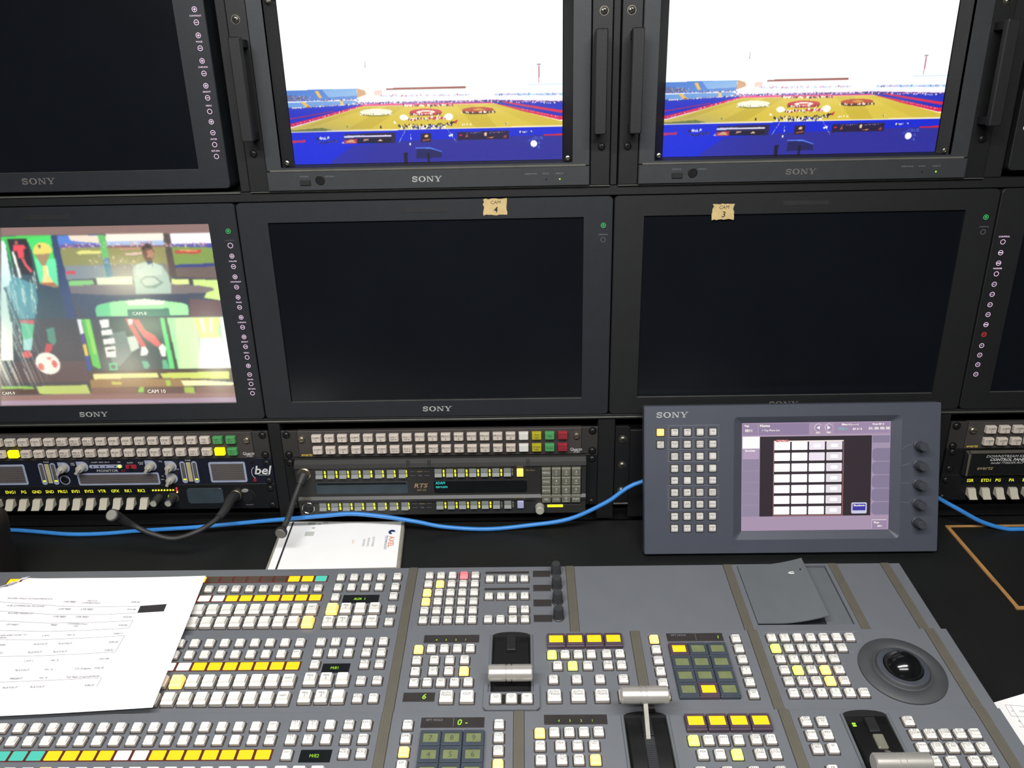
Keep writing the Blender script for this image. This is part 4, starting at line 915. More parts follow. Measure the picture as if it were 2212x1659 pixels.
for cx in (-748.6, -526.5):
    b = MB(); b.rbox(cx - 3.4, cx + 3.4, 83, 116.5, 0, .4, .6, .1); t.part('meter_scale', b, 'scale')
    for s in (-9.2, 9.2):
        b = MB(); b.frame((cx + s - 4.3, cx + s + 4.3, 80.4, 118), (cx + s - 2.6, cx + s + 2.6, 85, 115.5), 0, .5, 4, .4, 0, 5, .1); o = t.part('level_meter', b, 'lilac')
        b = MB(); b.box(cx + s - 2.6, cx + s + 2.6, 85, 115.5, .05, .2, 0); b.box(cx + s - 2.3, cx + s + 2.3, 85.6, 88.2, .2, .4, 1); t.part('meter_bar', b, ['strip', 'led_yellow'])
def pointer_knob(x, z, ang, r=6.5):
    b = MB(); b.prism(circ(x, z, r + 2.6, 24) if 0 else [(x + (r + 2.4) * math.cos(math.radians(a)), z + (r + 2.4) * math.sin(math.radians(a))) for a in range(-90, 100, 12)] + [(x - r - 2.4, z + r + 2.4), (x - r - 2.0, z - 3)], 0, .3); t.part('knob_outline', b, 'lilac')
    b = MB(); b.cyl(x, z, r, .3, 12, 0, 20, r * .86, 1.0)
    c, s = math.cos(ang), math.sin(ang); f = lambda u, v: (x + c * u - s * v, z + s * u + c * v)
    b.prism([f(-r * .6, -2.4), f(r * 1.25, -2.1), f(r * 1.25, 2.1), f(-r * .6, 2.4)], 6, 15, 0, .5); t.part('pointer_knob', b, 'knob_grey')
for x, z, a in ((-722, 110, 4.1), (-692.5, 111, 4.0), (-585, 111.5, 4.05), (-554, 110, 4.4), (-556, 89, 4.2)): pointer_knob(x, z, a)
b = MB(); b.lathe(-725, 88.4, [(6.6, 0), (6.6, .6), (5.0, 1.6), (3.2, 1.6), (3.0, -2), (.01, -2)], 0, 22); t.part('headphone_socket', b, 'steel'); b = MB(); b.annulus(-725, 88.4, 6.7, 8.2, .3); t.part('socket_outline', b, 'lilac')
b = MB(); b.rbox(-682, -630, 108.2, 114, 0, .4, 2.5, .1); t.part('lamp_strip', b, 'lilac')
for x, m in ((-676, 'steel'), (-666, 'steel'), (-656, 'steel'), (-641, 'steel')):
    b = MB(); b.cyl(x, 111, 1.2, .4, .9, 0, 10); t.part('status_lamp', b, m)
b = MB(); b.lathe(-634, 111, [(2.8, .4), (2.7, 1.2), (1.6, 2.0), (.01, 2.3)], 0, 16); t.part('status_lamp', b, 'lime', 'lit lime lamp')
b = MB(); b.rbox(-625, -608, 106.5, 113.5, 0, .4, 1, .1); b.box(-617.5, -615.5, 106, 113, .4, 4, 1); t.part('alarm_switch', b, ['red_cap', 'chrome'])
for s_, x, z, sz in (('PHASE', -748, 119.6, 2.2), ('LEFT\nLINE', -707, 115.5, 2.2), ('ALARM  AES B  AES A', -663, 118.2, 2.2), ('ON', -634, 118.2, 2.2), ('ALARM', -617, 116.8, 2.2), ('RIGHT\nLINE', -600, 115.5, 2.2), ('VOL', -569, 118.4, 2.2), ('PHASE', -526, 119.8, 2.2), ('MAX', -545, 104.6, 2.0), ('VU', -570, 93, 2.0), ('PPM', -571, 87, 2.0)):
    t.inst('lettering', text(s_, sz, 'ink_white'), x, z, .15)
t.inst('lettering', text('MONITOR', 4.2, 'ink_white', sx=1.25), -655, 103.4, .15); t.inst('lettering', text('A2', 4.2, 'red_cap', sx=1.1), -630, 103.4, .15)
t.inst('lettering', text('bel', 15, 'ink_white', shear=.25, bold=.35, sx=1.05), -413, 100.5, .15); t.inst('lettering', text('DIGITAL AUDIO', 1.7, 'ink_white', shear=.2), -411, 92.8, .15)
b = MB(); b.stroke([(-423.5 + 6 * math.cos(a / 10), 97 + 9.5 * math.sin(a / 10)) for a in range(18, 46, 3)], .7, .15); t.part('logo_arc', b, 'ink_white')
for x, z, m in ((-426, 115.3, 'steel'), (-426, 84.4, 'red_cap')):
    b = MB(); b.lathe(x, z, [(2.6, 0), (2.6, 1.2), (1.3, 1.4), (1.1, -.5), (.01, -.5)], 0, 14); t.part('face_socket', b, m)
# --- intercom lever panels (left and right bay)
b = MB()
prof = [(6.6, 0), (6.6, 4), (3.2, 6.2), (-2.2, 9.5), (-7.0, 14.5), (-7.6, 13.2), (-5.6, 8.0), (-4.6, 0)]
b.loft([[(-5.9, y, z) for y, z in prof], [(5.9, y, z) for y, z in prof]]); LEVER = b.mesh('lever_key', ['ivory'])
def lever_panel(label, x0, xs, names, tx, grp):
    x1 = x0 + 482.6; t = wall_thing('lever_intercom', label, 'intercom', (x0 + x1) / 2, 33.4, grp)
    b = MB(); b.box(x0, x1, 33.4, 77.6, -6, -.4, 0, .6); t.part('face_plate', b, 'black')
    for x in (x0 + 8, x1 - 8):
        for z in (69.5, 40.0): t.inst('screw', screw_mesh(5.0, 'steel'), x, z, -.4)
    for x in xs: t.inst('lever_key', LEVER, x, 49.0, -.4)
    b = MB(); b.box(xs[0] - 16, xs[-1] + 12, 62.2, 73.6, -.4, .2, 0, .1); w = t.part('display_window', b, 'window')
    for s_, x in zip(names, tx): t.inst('display_text', text(s_, 5.2, 'led_text', bold=.1, sx=.95), x, 67.8, .35)
    return t
xs = [-605.0 - 21.4 * i for i in range(12)]; nm = ['RK2', 'RK1', 'GFX', 'VTR', 'EVS2', 'EVS1', 'PRG1', 'SND', 'GND', 'PG', 'ENG1']
t = lever_panel('black intercom panel with ivory levers and yellow text below the navy monitor', -878.8, xs[::-1], nm, [-608.4 - 20.8 * i for i in range(len(nm))], 'lever intercom panels')
for i in range(8):
    b = MB(); b.cyl(-590 + 4.6 * i, 68.2, 1.5, -.4, .9, 0, 10, 1.2); t.part('level_lamp', b, 'led_text')
for z, m in ((71.4, 'led_red'), (67.6, 'led_red'), (64.4, 'amber')):
    b = MB(); b.cyl(-552, z, 1.4, -.4, .9, 0, 10, 1.2); t.part('level_lamp', b, m)
for x, m in ((-583, 'knob_black'), (-560, 'knob_black')):
    b = MB(); b.cyl(x, 55, 6.8, -.4, 20, 0, 24, 6.0, .8); b.cyl(x, 55, 4.8, 19.9, 20.15, 1, 20); t.part('volume_knob', b, [m, 'knob_grey'])
b = MB(); b.annulus(-560, 55, 7.2, 8.4, .1); t.part('knob_ring', b, 'strip'); b = MB(); b.stroke([(-560 + 7.8 * math.cos(q / 10), 55 + 7.8 * math.sin(q / 10)) for q in range(26, 38, 2)], 1.1, .25); t.part('knob_lamp', b, 'led_lime')
b = MB(); b.rbox(-537, -480, 44, 71, -.4, .8, 5, .3); t.part('speaker_window', b, 'window_grey')
b = MB(); b.lathe(-440.5, 55.5, [(12, -.4), (12, .8), (10.5, 1.2), (10, -.5), (8.6, -.5), (8.4, .5), (.01, .5)], 0, 26); t.part('headset_socket', b, 'bezel_dark')
b = MB(); b.prism(circ(-444, 66.5, 5.4, 18, 3.0), .2, 3.0, 0, .5); t.part('socket_latch', b, 'cap_grey')
t.inst('lettering', text('HEADSET', 2.2, 'ink_grey'), -440.5, 40.4, -.3)
b = MB(); b.lathe(-459.5, 58.5, [(9.0, -.4), (9.0, 3.5), (7.6, 4.4), (7.0, 4.0), (.01, 4.0)], 0, 24); t.part('mic_socket', b, 'nickel')
xs = [684.5 + 21.2 * i for i in range(8)]
lever_panel('black intercom panel with ivory levers at the right edge of the frame', 636.2, xs, ['SSR', 'ETD1', 'PG', 'PA', 'ENG'], [681.5, 706.0, 724.0, 744.5, 768], 'lever intercom panels')
# --- keyer panel right
t = wall_thing('keyer_panel', 'black downstream keyer control panel with white lettering, right bay', 'control panel', 877, 78)
b = MB(); b.box(636.2, 1118.8, 78, 122, -6, -.3, 0, .5); t.part('back_plate', b, 'black')
for z in (117.2, 89): t.inst('screw', screw_mesh(5.0, 'steel'), 646, z, -.3)
b = MB(); b.rbox(663, 1092, 79, 121.6, -.3, 7, 3, 2.2); t.part('raised_cover', b, 'black')
b = MB(); b.prism([(663.5, 121.4), (669.5, 116), (671, 116), (671, 79.5), (668.4, 79.5), (667, 116)], 4.0, 7.2); b.box(669, 1092, 117.4, 121.4, 4.6, 7.1); t.part('cover_edge', b, 'strip')
t.inst('lettering', text('DOWNSTREAM KEYER', 4.4, 'ink_white', shear=.25, bold=.18, sx=1.12), 728, 112, 7.2); t.inst('lettering', text('CONTROL PANEL', 4.4, 'ink_white', shear=.25, bold=.18, sx=1.12), 727.5, 106.4, 7.2)
t.inst('lettering', text('model 7726DSK-RCP', 3.7, 'ink_white', shear=.25, sx=1.1), 727, 101.2, 7.2); t.inst('lettering', text('evertz', 6.2, 'ink_tan', shear=.3, bold=.1, sx=1.1), 695, 92.6, 7.2)
# --- blank bracket and panel behind the menu panel
t = wall_thing('blank_rack_panel', 'black blank rack panel with three worn screws left of the menu panel', 'rack panel', 376, 10)
b = MB(); b.prism([(134, 36), (156, 36), (156, 164), (153.5, 167), (134, 167)], -4, 0, 0, .5); t.part('rack_ear', b, 'black')
b = MB(); b.box(156, 616, 10, 160, -8, -1.5, 0, .8); t.part('blank_plate', b, 'black'); b = MB(); b.box(133.5, 156, 33.6, 36, -4, .6, 0, .2); t.part('lower_edge', b, 'edge')
for z in (145.8, 102, 58): t.inst('screw', screw_mesh(5.2, 'screw_bright'), 145.2, z, 0)
# --- intercom key panel with keypad
t = wall_thing('intercom_keypanel', 'charcoal intercom key panel with keypad and cyan display in the middle bay', 'intercom', -134, 33)
x0, x1 = -375.6, 107.0
ears(t, x0, x1, 33.4, 121.8, (113.8, 39.5), 'black')
# moulded body: bulging profile swept sideways (depth d over height z)
prof = [(121.4, 0), (121.0, 7), (116, 13), (110, 15), (106.5, 12.4), (86.5, 11.4), (62, 11.0), (59.5, 11.4), (55, 14.6), (50.5, 14.2), (47.5, 12.2), (26, 11.0), (24, 8), (24, -6), (121.4, -6)]
b = MB(); b.loft([[(-357.5, z, d) for z, d in prof], [(-355.5, z, d + (0 if d < 1 else .0)) for z, d in prof], [(88.8, z, d) for z, d in prof]]); t.part('body', b, 'kp')
for x in (-184.5, -152.5, -1.5):
    b = MB()
    for dx in (0, 3.2): b.box(x + dx, x + dx + .5, 110, 120, 8, 15.2)
    t.part('seam_ridge', b, 'kp')
b = MB(); prof = [(6.2, 0), (6.2, 2.6), (.6, 3.4), (0, 2.2), (-.6, 3.6), (-5.4, 6.2), (-6.2, 5.2), (-5.4, 0)]
b.loft([[(-5.4, y, z) for y, z in prof], [(5.4, y, z) for y, z in prof]]); KPK = b.mesh('lever_key', ['kp_key'])
def kplev(x, z, m=None):
    if m is None: return t.inst('lever_key', KPK, x, z, 11.2)
    b = MB(); b.rbox(x - 5, x + 5, z - 6.4, z + 6.4, 11, 15.5, 1, .6); return t.part('lever_key', b, m, {'amber_soft': 'lever lit amber', 'lilac_cap': 'lilac lever'}[m])
def kpled(x, z, m='led_yellow'):
    b = MB()
    for s in (-3.3, 3.3): b.rbox(x - 1.3, x + 1.3, z + s - 2.7, z + s + 2.7, 11.4, 12.4, .6, .2)
    t.part('key_lamp', b, m)
for i in range(8):
    for z in (98.8, 42.6): kplev(-320.3 + 18.3 * i, z); kpled(-311.9 + 17.9 * i, z - .4)
for i in range(7):
    kplev(-137.2 + 17.65 * i, 99.2); kplev(-137.4 + 17.6 * i, 43.4)
    if i < 6: kpled(-129.0 + 17.65 * i, 98.2)
    if i < 5: kpled(-129.2 + 17.6 * i, 42.8)
kpled(-23.8, 98.8, 'kp_pad'); kpled(-41.4, 43, 'kp_pad'); kpled(-23.8, 43, 'kp_pad'); kplev(-11.9, 98.4, 'amber_soft'); kplev(-12.0, 43.2, 'lilac_cap')
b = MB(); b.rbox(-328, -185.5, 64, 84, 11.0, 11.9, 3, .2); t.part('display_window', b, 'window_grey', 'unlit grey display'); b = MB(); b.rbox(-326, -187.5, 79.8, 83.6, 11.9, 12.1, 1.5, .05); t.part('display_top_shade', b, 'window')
b = MB(); b.rbox(-145.4, -1.6, 63.6, 84.6, 11.0, 11.9, 4, .2); t.part('display_window', b, 'window')
t.inst('display_text', text('ADAM', 4.6, 'vfd', 'LEFT', sx=.82), -142.6, 81.0, 12.1); t.inst('display_text', text('tercom', 5.0, 'vfd', 'LEFT', sx=.9), -142.6, 74.6, 12.1)
t.inst('lettering', text('RTS', 7.2, 'ink_tan', shear=.25, bold=.22, sx=1.25), -166.4, 76.6, 11.7); t.inst('lettering', text('KP-32', 3.6, 'ink_tan', shear=.2, sx=1.15), -165.0, 69.0, 11.6)
for z in (98.6, 42.8):
    t.inst('lettering', text('Listen', 2.7, 'ink_tan'), -165.6, z + 3.0, 12.2); t.inst('lettering', text('Talk', 2.7, 'ink_grey'), -165.6, z - 4.0, 12.2)
    b = MB()
    for s in (-1, 1):
        for dz in (3.0, -4.0): b.box(-165.6 + s * 11 - 4, -165.6 + s * 11 + 4, z + dz - .2, z + dz + .2, 12.0, 12.2)
    t.part('printed_rule', b, 'ink_grey')
for s_, x, z in (('Mic Mute', 4, 101.5), ('Call Waiting', -14, 55.6), ('Headset', -346, 58.4), ('Vol', 12, 49.5)): t.inst('lettering', text(s_, 2.6, 'ink_tan'), x, z, 15.0 if 50 < z < 60 else 12.6)
b = MB(); b.box(19.6, 82.2, 45.8, 108.6, 11.2, 12.2); t.part('keypad_well', b, 'void')
pad = [['MENU', '1', '2', '3'], ['FWD', '4', '5', '6'], ['BACK', '7', '8', '9'], ['SEL', 'CLR', '0', 'PGM']]
for r in range(4):
    for c in range(4):
        x = 28.1 + 15.2 * c; z = 99.8 - 15.25 * r
        b = MB(); b.loft([[(i, j, 12.2) for i, j in rr(x - 7.0, x + 7.0, z - 7.0, z + 7.0, .6, 2)], [(i, j, 15.5) for i, j in rr(x - 6.8, x + 6.8, z - 6.9, z + 6.9, .6, 2)], [(i, j, 16.6) for i, j in rr(x - 6.5, x + 6.5, z - 6.6, z + 4.6, .6, 2)]], 0, False, True)
        o = t.part('keypad_key', b, 'kp_pad'); s_ = pad[r][c]
        t.sub('legend', text(s_, 4.2 if len(s_) == 1 else 3.4, 'ink_white'), o, x + 134, z - 33 - 1.0 + (1.2 if s_.isdigit() else 0), 16.75)
        if s_.isdigit() and s_ not in '': t.sub('legend', text({'1': 'SEL', '2': 'ABC', '3': 'DEF', '4': 'GHI', '5': 'JKL', '6': 'MNO', '7': 'PRS', '8': 'TUV', '9': 'WXY', '0': 'OPR'}[s_], 1.6, 'ink_white'), o, x + 134, z - 33 - 4.6, 16.75)
b = MB(); b.cyl(17.8, 37.4, 7.2, 11, 26, 0, 24, 6.6, 1.2); t.part('volume_knob', b, 'knob_grey')
b = MB(); b.rbox(29.4, 54, 36.6, 41.2, 11.1, 12.4, 1, .2); t.part('level_bar', b, 'led_yellow'); b = MB(); b.rbox(54.4, 82, 36.9, 40.9, 11.1, 12.0, 1, .2); t.part('level_bar', b, 'kp')
b = MB(); b.lathe(-344.2, 40.8, [(10.4, 11), (10.4, 13.4), (9.2, 14.2), (8.4, 13.6), (8.2, 11.6), (.01, 11.6)], 0, 28); t.part('headset_socket', b, 'chrome'); b = MB(); b.cyl(-344.2, 40.8, 8.1, 11.5, 11.9, 0, 24)
for k in range(5): b.cyl(-344.2 + 4.5 * math.cos(k * 1.25), 40.8 + 4.5 * math.sin(k * 1.25), .8, 11.9, 12.6, 1, 8)
t.part('socket_insert', b, ['bezel_dark', 'void'])
b = MB(); b.lathe(-343.2, 100.5, [(10.2, 11), (10.2, 15), (8.8, 16.5), (7.6, 16.2), (.01, 16)], 0, 26); t.part('mic_socket', b, 'nickel')

# ================================================================== VISION MIXER CONSOLE
DECK = {0: (-131.2, -12.0), 1: (-118.5, -9.0), 2: (-118.0, 20.0)}         # front and rear v of each deck
# frame: wedge base, divider strips, right end caps
t = Thing('console_frame', 'grey mixer console frame with olive divider strips between its modules', 'console frame', (-110, -390, 0))
t.off = (-110, -390)
for y0, y1, zt in ((-321.6, -203, 71), (-431.4, -321.9, 79), (-569, -431.7, 82)):
    b = MB(); b.box(-727, 476.5, y0, y1, 0, zt); t.part('base', b, 'bezel_dark')
for sec, us in ((0, (-156, 47.3, 250.8, 386, 453)), (1, (-154, 115.4, 250.4, 452.6)), (2, (-154, -18.2, 252.6, 451.4))):
    y0, z0 = SEC[sec]; v0, v1 = DECK[sec]
    for u in us:
        b = MB(); b.box(u, u + 10.6, y0 + v0 + .3, y0 + v1 - .3, z0 - 10.5, z0 + .9, 0, .4)
        for k in range(3): b.box(u + 2.4 + 2.4 * k, u + 3.2 + 2.4 * k, y0 + v0 + .5, y0 + v1 - .5, z0 + .8, z0 + 1.15)
        t.part('divider_strip', b, 'strip')
    b = MB(); b.box(us[-1] + 10.8, 477.6, y0 + v0 + .3, y0 + v1 - .3, z0 - 40, z0 + .2, 0, .8); t.part('end_cap', b, 'panel')
def module(name, label, sec, u0, u1, cat='control panel', group='mixer console modules', cut=None):
    t = deck_thing(name, label, cat, sec, (u0 + u1) / 2, DECK[sec][0], group); v0, v1 = DECK[sec]
    b = MB()
    if cut is None: b.box(u0, u1, v0, v1, -11, 0, 0, .5)
    else:
        a, e, c, d = cut
        for q in ((u0, a, v0, v1), (e, u1, v0, v1), (a, e, v0, c), (a, e, d, v1)): b.box(*q, -11, 0)
    t.part('face_plate', b, 'panel'); t.u = (u0, u1); return t
def strip_box(t, u0, u1, v0, v1, m='lcd_strip', h=.6, name='display_strip'):
    b = MB(); b.box(u0, u1, v0, v1, -.5, h, 0, .15); return t.part(name, b, m)
def lit_window(t, u, v, m, w=6.9, hh=5.0, z=.62):
    b = MB(); b.rbox(u - w, u + w, v - hh, v + hh, z - .1, z + .45, .8, .2, 0, 2); return t.part('name_window', b, m)
PITCH = 17.42
def bank(sec, label, cols, rows, lcds, right, disp, seg):
    """crosspoint bank: label windows, key rows and the bus keys at its right"""
    t = module('crosspoint_panel', label, sec, -728, -156.2 if sec == 0 else -154.2)
    for v, ulast, lit, hh in lcds:
        n = len(cols); strip_box(t, cols[0] + ulast - 9, ulast + cols[-1] + 9, v - hh - 1, v + hh + 1, 'lcd_edge' if sec else 'lcd_edge')
        for i, c in enumerate(cols[::-1]):
            m = lit[i] if i < len(lit) else lit[-1]
            lit_window(t, ulast + c, v, m, 7.2, hh)
    for v, ulast, kind, legs, special in rows:
        for i, c in enumerate(cols[::-1]):
            m = special.get(i, 'cap'); leg = legs(i)
            key(t, ulast + c, v, kind, m, None if m != 'cap' else leg)
    for u, v, kind, m, leg in right: key(t, u, v, kind, m, leg)
    a, e, v0, v1 = disp
    b = MB(); b.box(a, e, v0, v1, -.5, .7, 0, .1); t.part('display_window', b, 'window')
    t.inst('display_text', text(seg, 3.6, 'led_lime', bold=.1, sx=.95), (a + e) / 2 - 1, (v0 + v1) / 2 - .2, .85)
    return t
sh = lambda i: 'SHIFT' if i == 0 else None
LY, LW, LC, LB = 'lcd_yellow', 'lcd_white', 'lcd_cyan', 'lcd_brown'
cols = [-PITCH * k for k in range(23, -1, -1)]
# deck 0: AUX bus
row = [(-242.0, -224.9, -207.5, -190.0), -169.4]
right = [(u, -31.8, 'small', 'cap', 'LEVEL\n%d' % (i + 1)) for i, u in enumerate(row[0])] + [(-169.4, -31.2, 'small', 'cap', 'MIX')]
right += [(-242, -49.8, 'small', 'cap', 'SHIFT'), (-224.9, -49.8, 'small', 'cap', None), (-207.5, -49.8, 'small', 'cap', None), (-190, -49.8, 'small', 'cap', None), (-169.4, -49.6, 'small', 'cap', 'DSK')]
right += [(-241.6, -67.2, 'small', 'cap', 'SHIFT'), (-169.2, -66, 'small', 'cap', 'KEY')]
right += [(-241.2, -88.2, 'cross', 'amber', None), (-224, -88.1, 'cross', 'cap', 'M/E\n2'), (-206.6, -88, 'cross', 'cap', None), (-189, -87.8, 'cross', 'cap', 'PGM'), (-168.7, -88, 'small', 'cap', 'XPT\nHOLD')]
right += [(-241.0, -109.5, 'cross', 'cap', 'M/E\n1'), (-223.9, -109.4, 'cross', 'cap', 'M/E\n2'), (-206.6, -109.3, 'cross', 'cap', None), (-188.9, -109.1, 'cross', 'cap', 'PGM'), (-168.6, -109.2, 'small', 'cap', 'XPT\nHOLD')]
bank(0, 'rear crosspoint panel with key rows, display reads AUX 1', cols,
     [(-50.4, -267.0, 'small', lambda i: 'EXT\nKEY' if i == 0 else 'DME\n%02d' % (i + 1), {}), (-88.4, -265.8, 'cross', sh, {}), (-109.2, -265.8, 'cross', lambda i: None, {0: 'amber'})],
     [(-31.4, -268.0, [LC, LY, LY, LB, LB, LB, LB, LB, LB] + [LY] * 15, 4.9), (-65.4, -267.6, [LY] * 7 + [LW, LW] + [LY] * 15, 4.9)], right, (-232.5, -187.5, -75.5, -61.5), 'AUX  1')
# deck 1
right = [(-240.2, -24.0, 'small', 'cap', 'M/E\n1'), (-223.2, -23.9, 'small', 'cap', 'M/E\n2'), (-205.7, -24, 'small', 'cap', None), (-185.1, -24.1, 'small', 'cap', 'XPT\nHOLD'), (-168.3, -24, 'small', 'cap', 'KEY1'),
         (-240.1, -40.6, 'small', 'cap', 'M/E\n1'), (-223, -40.5, 'small', 'cap', 'M/E\n2'), (-205.4, -40.5, 'small', 'cap', None), (-185.2, -40.2, 'small', 'cap', 'XPT\nHOLD'), (-168.1, -40.2, 'small', 'cap', 'KEY2'),
         (-239.6, -56.8, 'small', 'cap', 'SHIFT'), (-184.5, -56.9, 'small', 'cap', 'PRE\nMCRO'), (-167.6, -56.7, 'small', 'cap', 'POST\nMCRO'),
         (-239.4, -78.2, 'cross', 'cap', 'M/E\n1'), (-222, -78.2, 'cross', 'cap', 'M/E\n2'), (-204.2, -78.2, 'cross', 'cap', None), (-184, -79.2, 'small', 'cap', 'XPT\nHOLD'), (-166.5, -79, 'small', 'cap', 'MCRO\nATT\nENBL'),
         (-239.4, -101.1, 'cross', 'cap', 'M/E\n1'), (-221.9, -101, 'cross', 'cap', 'M/E\n2'), (-204.1, -101, 'cross', 'cap', None), (-183.6, -102.2, 'small', 'cap', 'XPT\nHOLD'), (-166.7, -102.2, 'small', 'cap', 'UTIL')]
bank(1, 'middle crosspoint panel partly under the paper, display reads M/E1', cols,
     [(-24.6, -264.0, 'small', sh, {}), (-41.6, -263.8, 'small', sh, {}), (-79.8, -262.6, 'cross', sh, {7: 'amber'}), (-102.8, -262.4, 'cross', sh, {})],
     [(-56.6, -264.8, [LY] * 7 + [LW, LW] + [LY] * 15, 5.3)], right, (-231.0, -200.5, -66.4, -53.8), 'M/E1')
# deck 2
right = [(-239.8, 2.4, 'small', 'cap', 'M/E\n1'), (-222.2, 2.5, 'small', 'cap', 'M/E\n2'), (-204.5, 2.7, 'small', 'cap', None), (-185.4, 2.6, 'small', 'cap', 'XPT\nHOLD'), (-167.4, 2.5, 'small', 'cap', 'KEY3'),
         (-240.4, -14, 'small', 'cap', 'M/E\n1'), (-223, -14, 'small', 'cap', 'M/E\n2'), (-205.1, -13.9, 'small', 'cap', None), (-185.7, -13.9, 'small', 'cap', 'XPT\nHOLD'), (-168, -13.8, 'small', 'cap', 'KEY4'),
         (-239.8, -31, 'small', 'cap', 'SHIFT'), (-183.9, -30, 'small', 'cap', 'PRE\nMCRO'), (-166.9, -29.8, 'small', 'cap', 'POST\nMCRO'),
         (-240.3, -52.5, 'cross', 'cap', 'M/E\n1'), (-222.8, -52.5, 'cross', 'cap', 'M/E\n2'), (-205, -52.5, 'cross', 'cap', None), (-183.4, -53, 'small', 'cap', 'XPT\nHOLD'), (-166, -53, 'small', 'cap', 'MCRO')]
cols2 = [-17.38 * k for k in range(19, -1, -1)]
bank(2, 'front crosspoint panel at the bottom left, display reads M/E2', cols2,
     [(1.2, -262.6, 'small', sh, {}), (-14.2, -261.2, 'small', sh, {}), (-52.8, -259.6, 'cross', sh, {12: 'amber'})],
     [(-29.3, -264.0, [LY] * 7 + [LW, LW] + [LY] * 4 + [LC] * 3 + [LY] * 9, 5.2)], right, (-227.5, -196.6, -37.8, -24.2), 'M/E2')
# --- deck 0: effects key module
t = module('effects_panel', 'rear mixer module with a dense key block and four black knobs', 0, -145.2, 47.1)
gl = [['BKG\n1', 'BKG\n2', None, 'DSK', 'TRN\nRATE'], ['KEY1', None, 'KEY2', 'KEY3', 'TRANS'], [None, 'LIN', 'LUM', 'CRK', 'PTN'], [None, 'SPLIT', 'MATTE\nFILL', 'KEY\nINV', 'SOFT\nEDGE'], ['MIX', 'DROP\nSHDW', 'SHDW', 'OUT\nLINE', 'EMBOS'], ['SHOW\nKEY', 'MAIN\nMASK', 'SUB\nMASK', 'EMPTY', 'RESIZ']]
lit = {(0, 3): 'red', (1, 1): 'amber', (2, 0): 'amber', (3, 0): 'amber'}
for r in range(6):
    for c in range(5): key(t, -128.0 + 14.72 * c, -30.0 - 15.35 * r, 'small', lit.get((r, c), 'cap'), gl[r][c])
for u, v, s_ in ((-50.5, -36.9, 'DME\n1'), (-35.5, -36.9, 'DME\n2'), (-21, -36.9, 'DME\n3'), (-6.4, -36.9, 'DME\n4'), (-50.5, -67.7, 'DME\n5'), (-35.5, -67.7, 'DME\n6'), (-20.9, -67.7, 'DME\n7'), (-6.2, -67.5, 'DME\n8'), (-20.6, -91.1, 'MCRO'), (-6, -91, 'FM\nFREZ'), (-50, -106.2, 'OVER\nRIDE'), (-35.3, -106.3, 'TRACE'), (-20.4, -106.4, 'FEED\nKEY'), (-6, -106.5, 'AUTO\nPROC')): key(t, u, v, 'small', 'cap', s_)
strip_box(t, -56.4, -.4, -25.6, -21.4, 'con_window', .5); strip_box(t, -56.6, -.2, -55.4, -51.4, 'con_window', .5)
for v0, v1 in ((-32.2, -20.6), (-57.8, -46.6), (-84, -72.3), (-109.4, -98)): strip_box(t, 4.6, 26.6, v0, v1, 'con_window', .6, 'display_window')
for v in (-25, -50.6, -76.4, -102.4):
    b = MB(); L = []
    for r, z in ((7.0, 0), (7.0, 1.5), (6.2, 2), (5.7, 15), (5.0, 16.5)): L.append([(34.1 + r * (1 + .05 * (k % 2)) * math.cos(k * math.pi / 15), v + r * (1 + .05 * (k % 2)) * math.sin(k * math.pi / 15), z) for k in range(30)])
    b.loft(L); b.lathe(34.1, v, [(4.6, 16.5), (4.2, 16.0), (.01, 15.8)], 1, 18); t.part('rotary_knob', b, ['knob_black', 'bezel'])
def rules(t, items, m='ink_grey'):
    for u0, u1, v in items:
        b = MB(); b.box(u0, u1, v - .28, v + .28, 0, .15); t.part('printed_rule', b, m)
rules(t, [(-139, -60.5, -18.6), (-138.4, -60.2, -35.6), (-137.6, -60.3, -50.6)])
# --- deck 0: blank plates and hinged lid
t = module('blank_module', 'wide blank grey console plate left of the hinged lid', 0, 58.1, 250.6, 'blank panel')
t = module('lid_panel', 'console plate with a raised curved lid over a shallow tray', 0, 261.6, 385.8, 'console lid', cut=(268, 381, -117, -15.5))
b = MB(); b.box(267, 382, -118, -14.5, -7, -4); t.part('tray', b, 'bezel')
b = MB(); b.prism([(350, -116.5), (380.5, -116.5), (380.5, -17), (352, -17)], -4, -2.2, 0, .3); t.part('tray_plate', b, 'lid')
n = 16; b = MB(); hf = lambda f: .4 + 11.5 * max(0, (f - .30) / .70) ** 1.8
L = [[(268.2 + 80.5 * f, -116 + (.0 if f < .3 else 0), hf(f)), (268.2 + 80.5 * f, -16, hf(f)), (268.2 + 80.5 * f, -16, hf(f) + 1.6), (268.2 + 80.5 * f, -116, hf(f) + 1.6)] for f in [i / n for i in range(n + 1)]]
b.loft(L); t.part('hinged_lid', b, 'lid')
u_, v_ = 331, -37.5; z_ = hf((u_ - 268.2) / 80.5) + 2.0
b = MB(); b.add([(u_ - 5.4, v_ - .8, z_ - .35), (u_ - 2, v_ - 2.6, z_ - .1), (u_ + 3, v_ - 2.2, z_ + .3), (u_ + 5.6, v_ + .8, z_ + .5), (u_ + 2, v_ + 2.4, z_ + .2), (u_ - 3, v_ + 1.8, z_ - .2)], [(0, 1, 2, 3, 4, 5)]); b.add([(u_ - 1.6, v_ - .6, z_ + .1), (u_ + 1.8, v_ - .6, z_ + .4), (u_ + 1.2, v_ + .9, z_ + .3), (u_, v_ + .1, z_ + .2), (u_ - 1, v_ + .9, z_ + .1)], [(0, 1, 2, 3, 4)], 1); t.part('lid_emblem', b, ['ink_white', 'lid'])
b = MB(); b.cyl(342, -34.8, 1.3, hf(.92) + 1.2, hf(.92) + 1.8, 0, 10); t.part('lid_screw_hole', b, 'void')
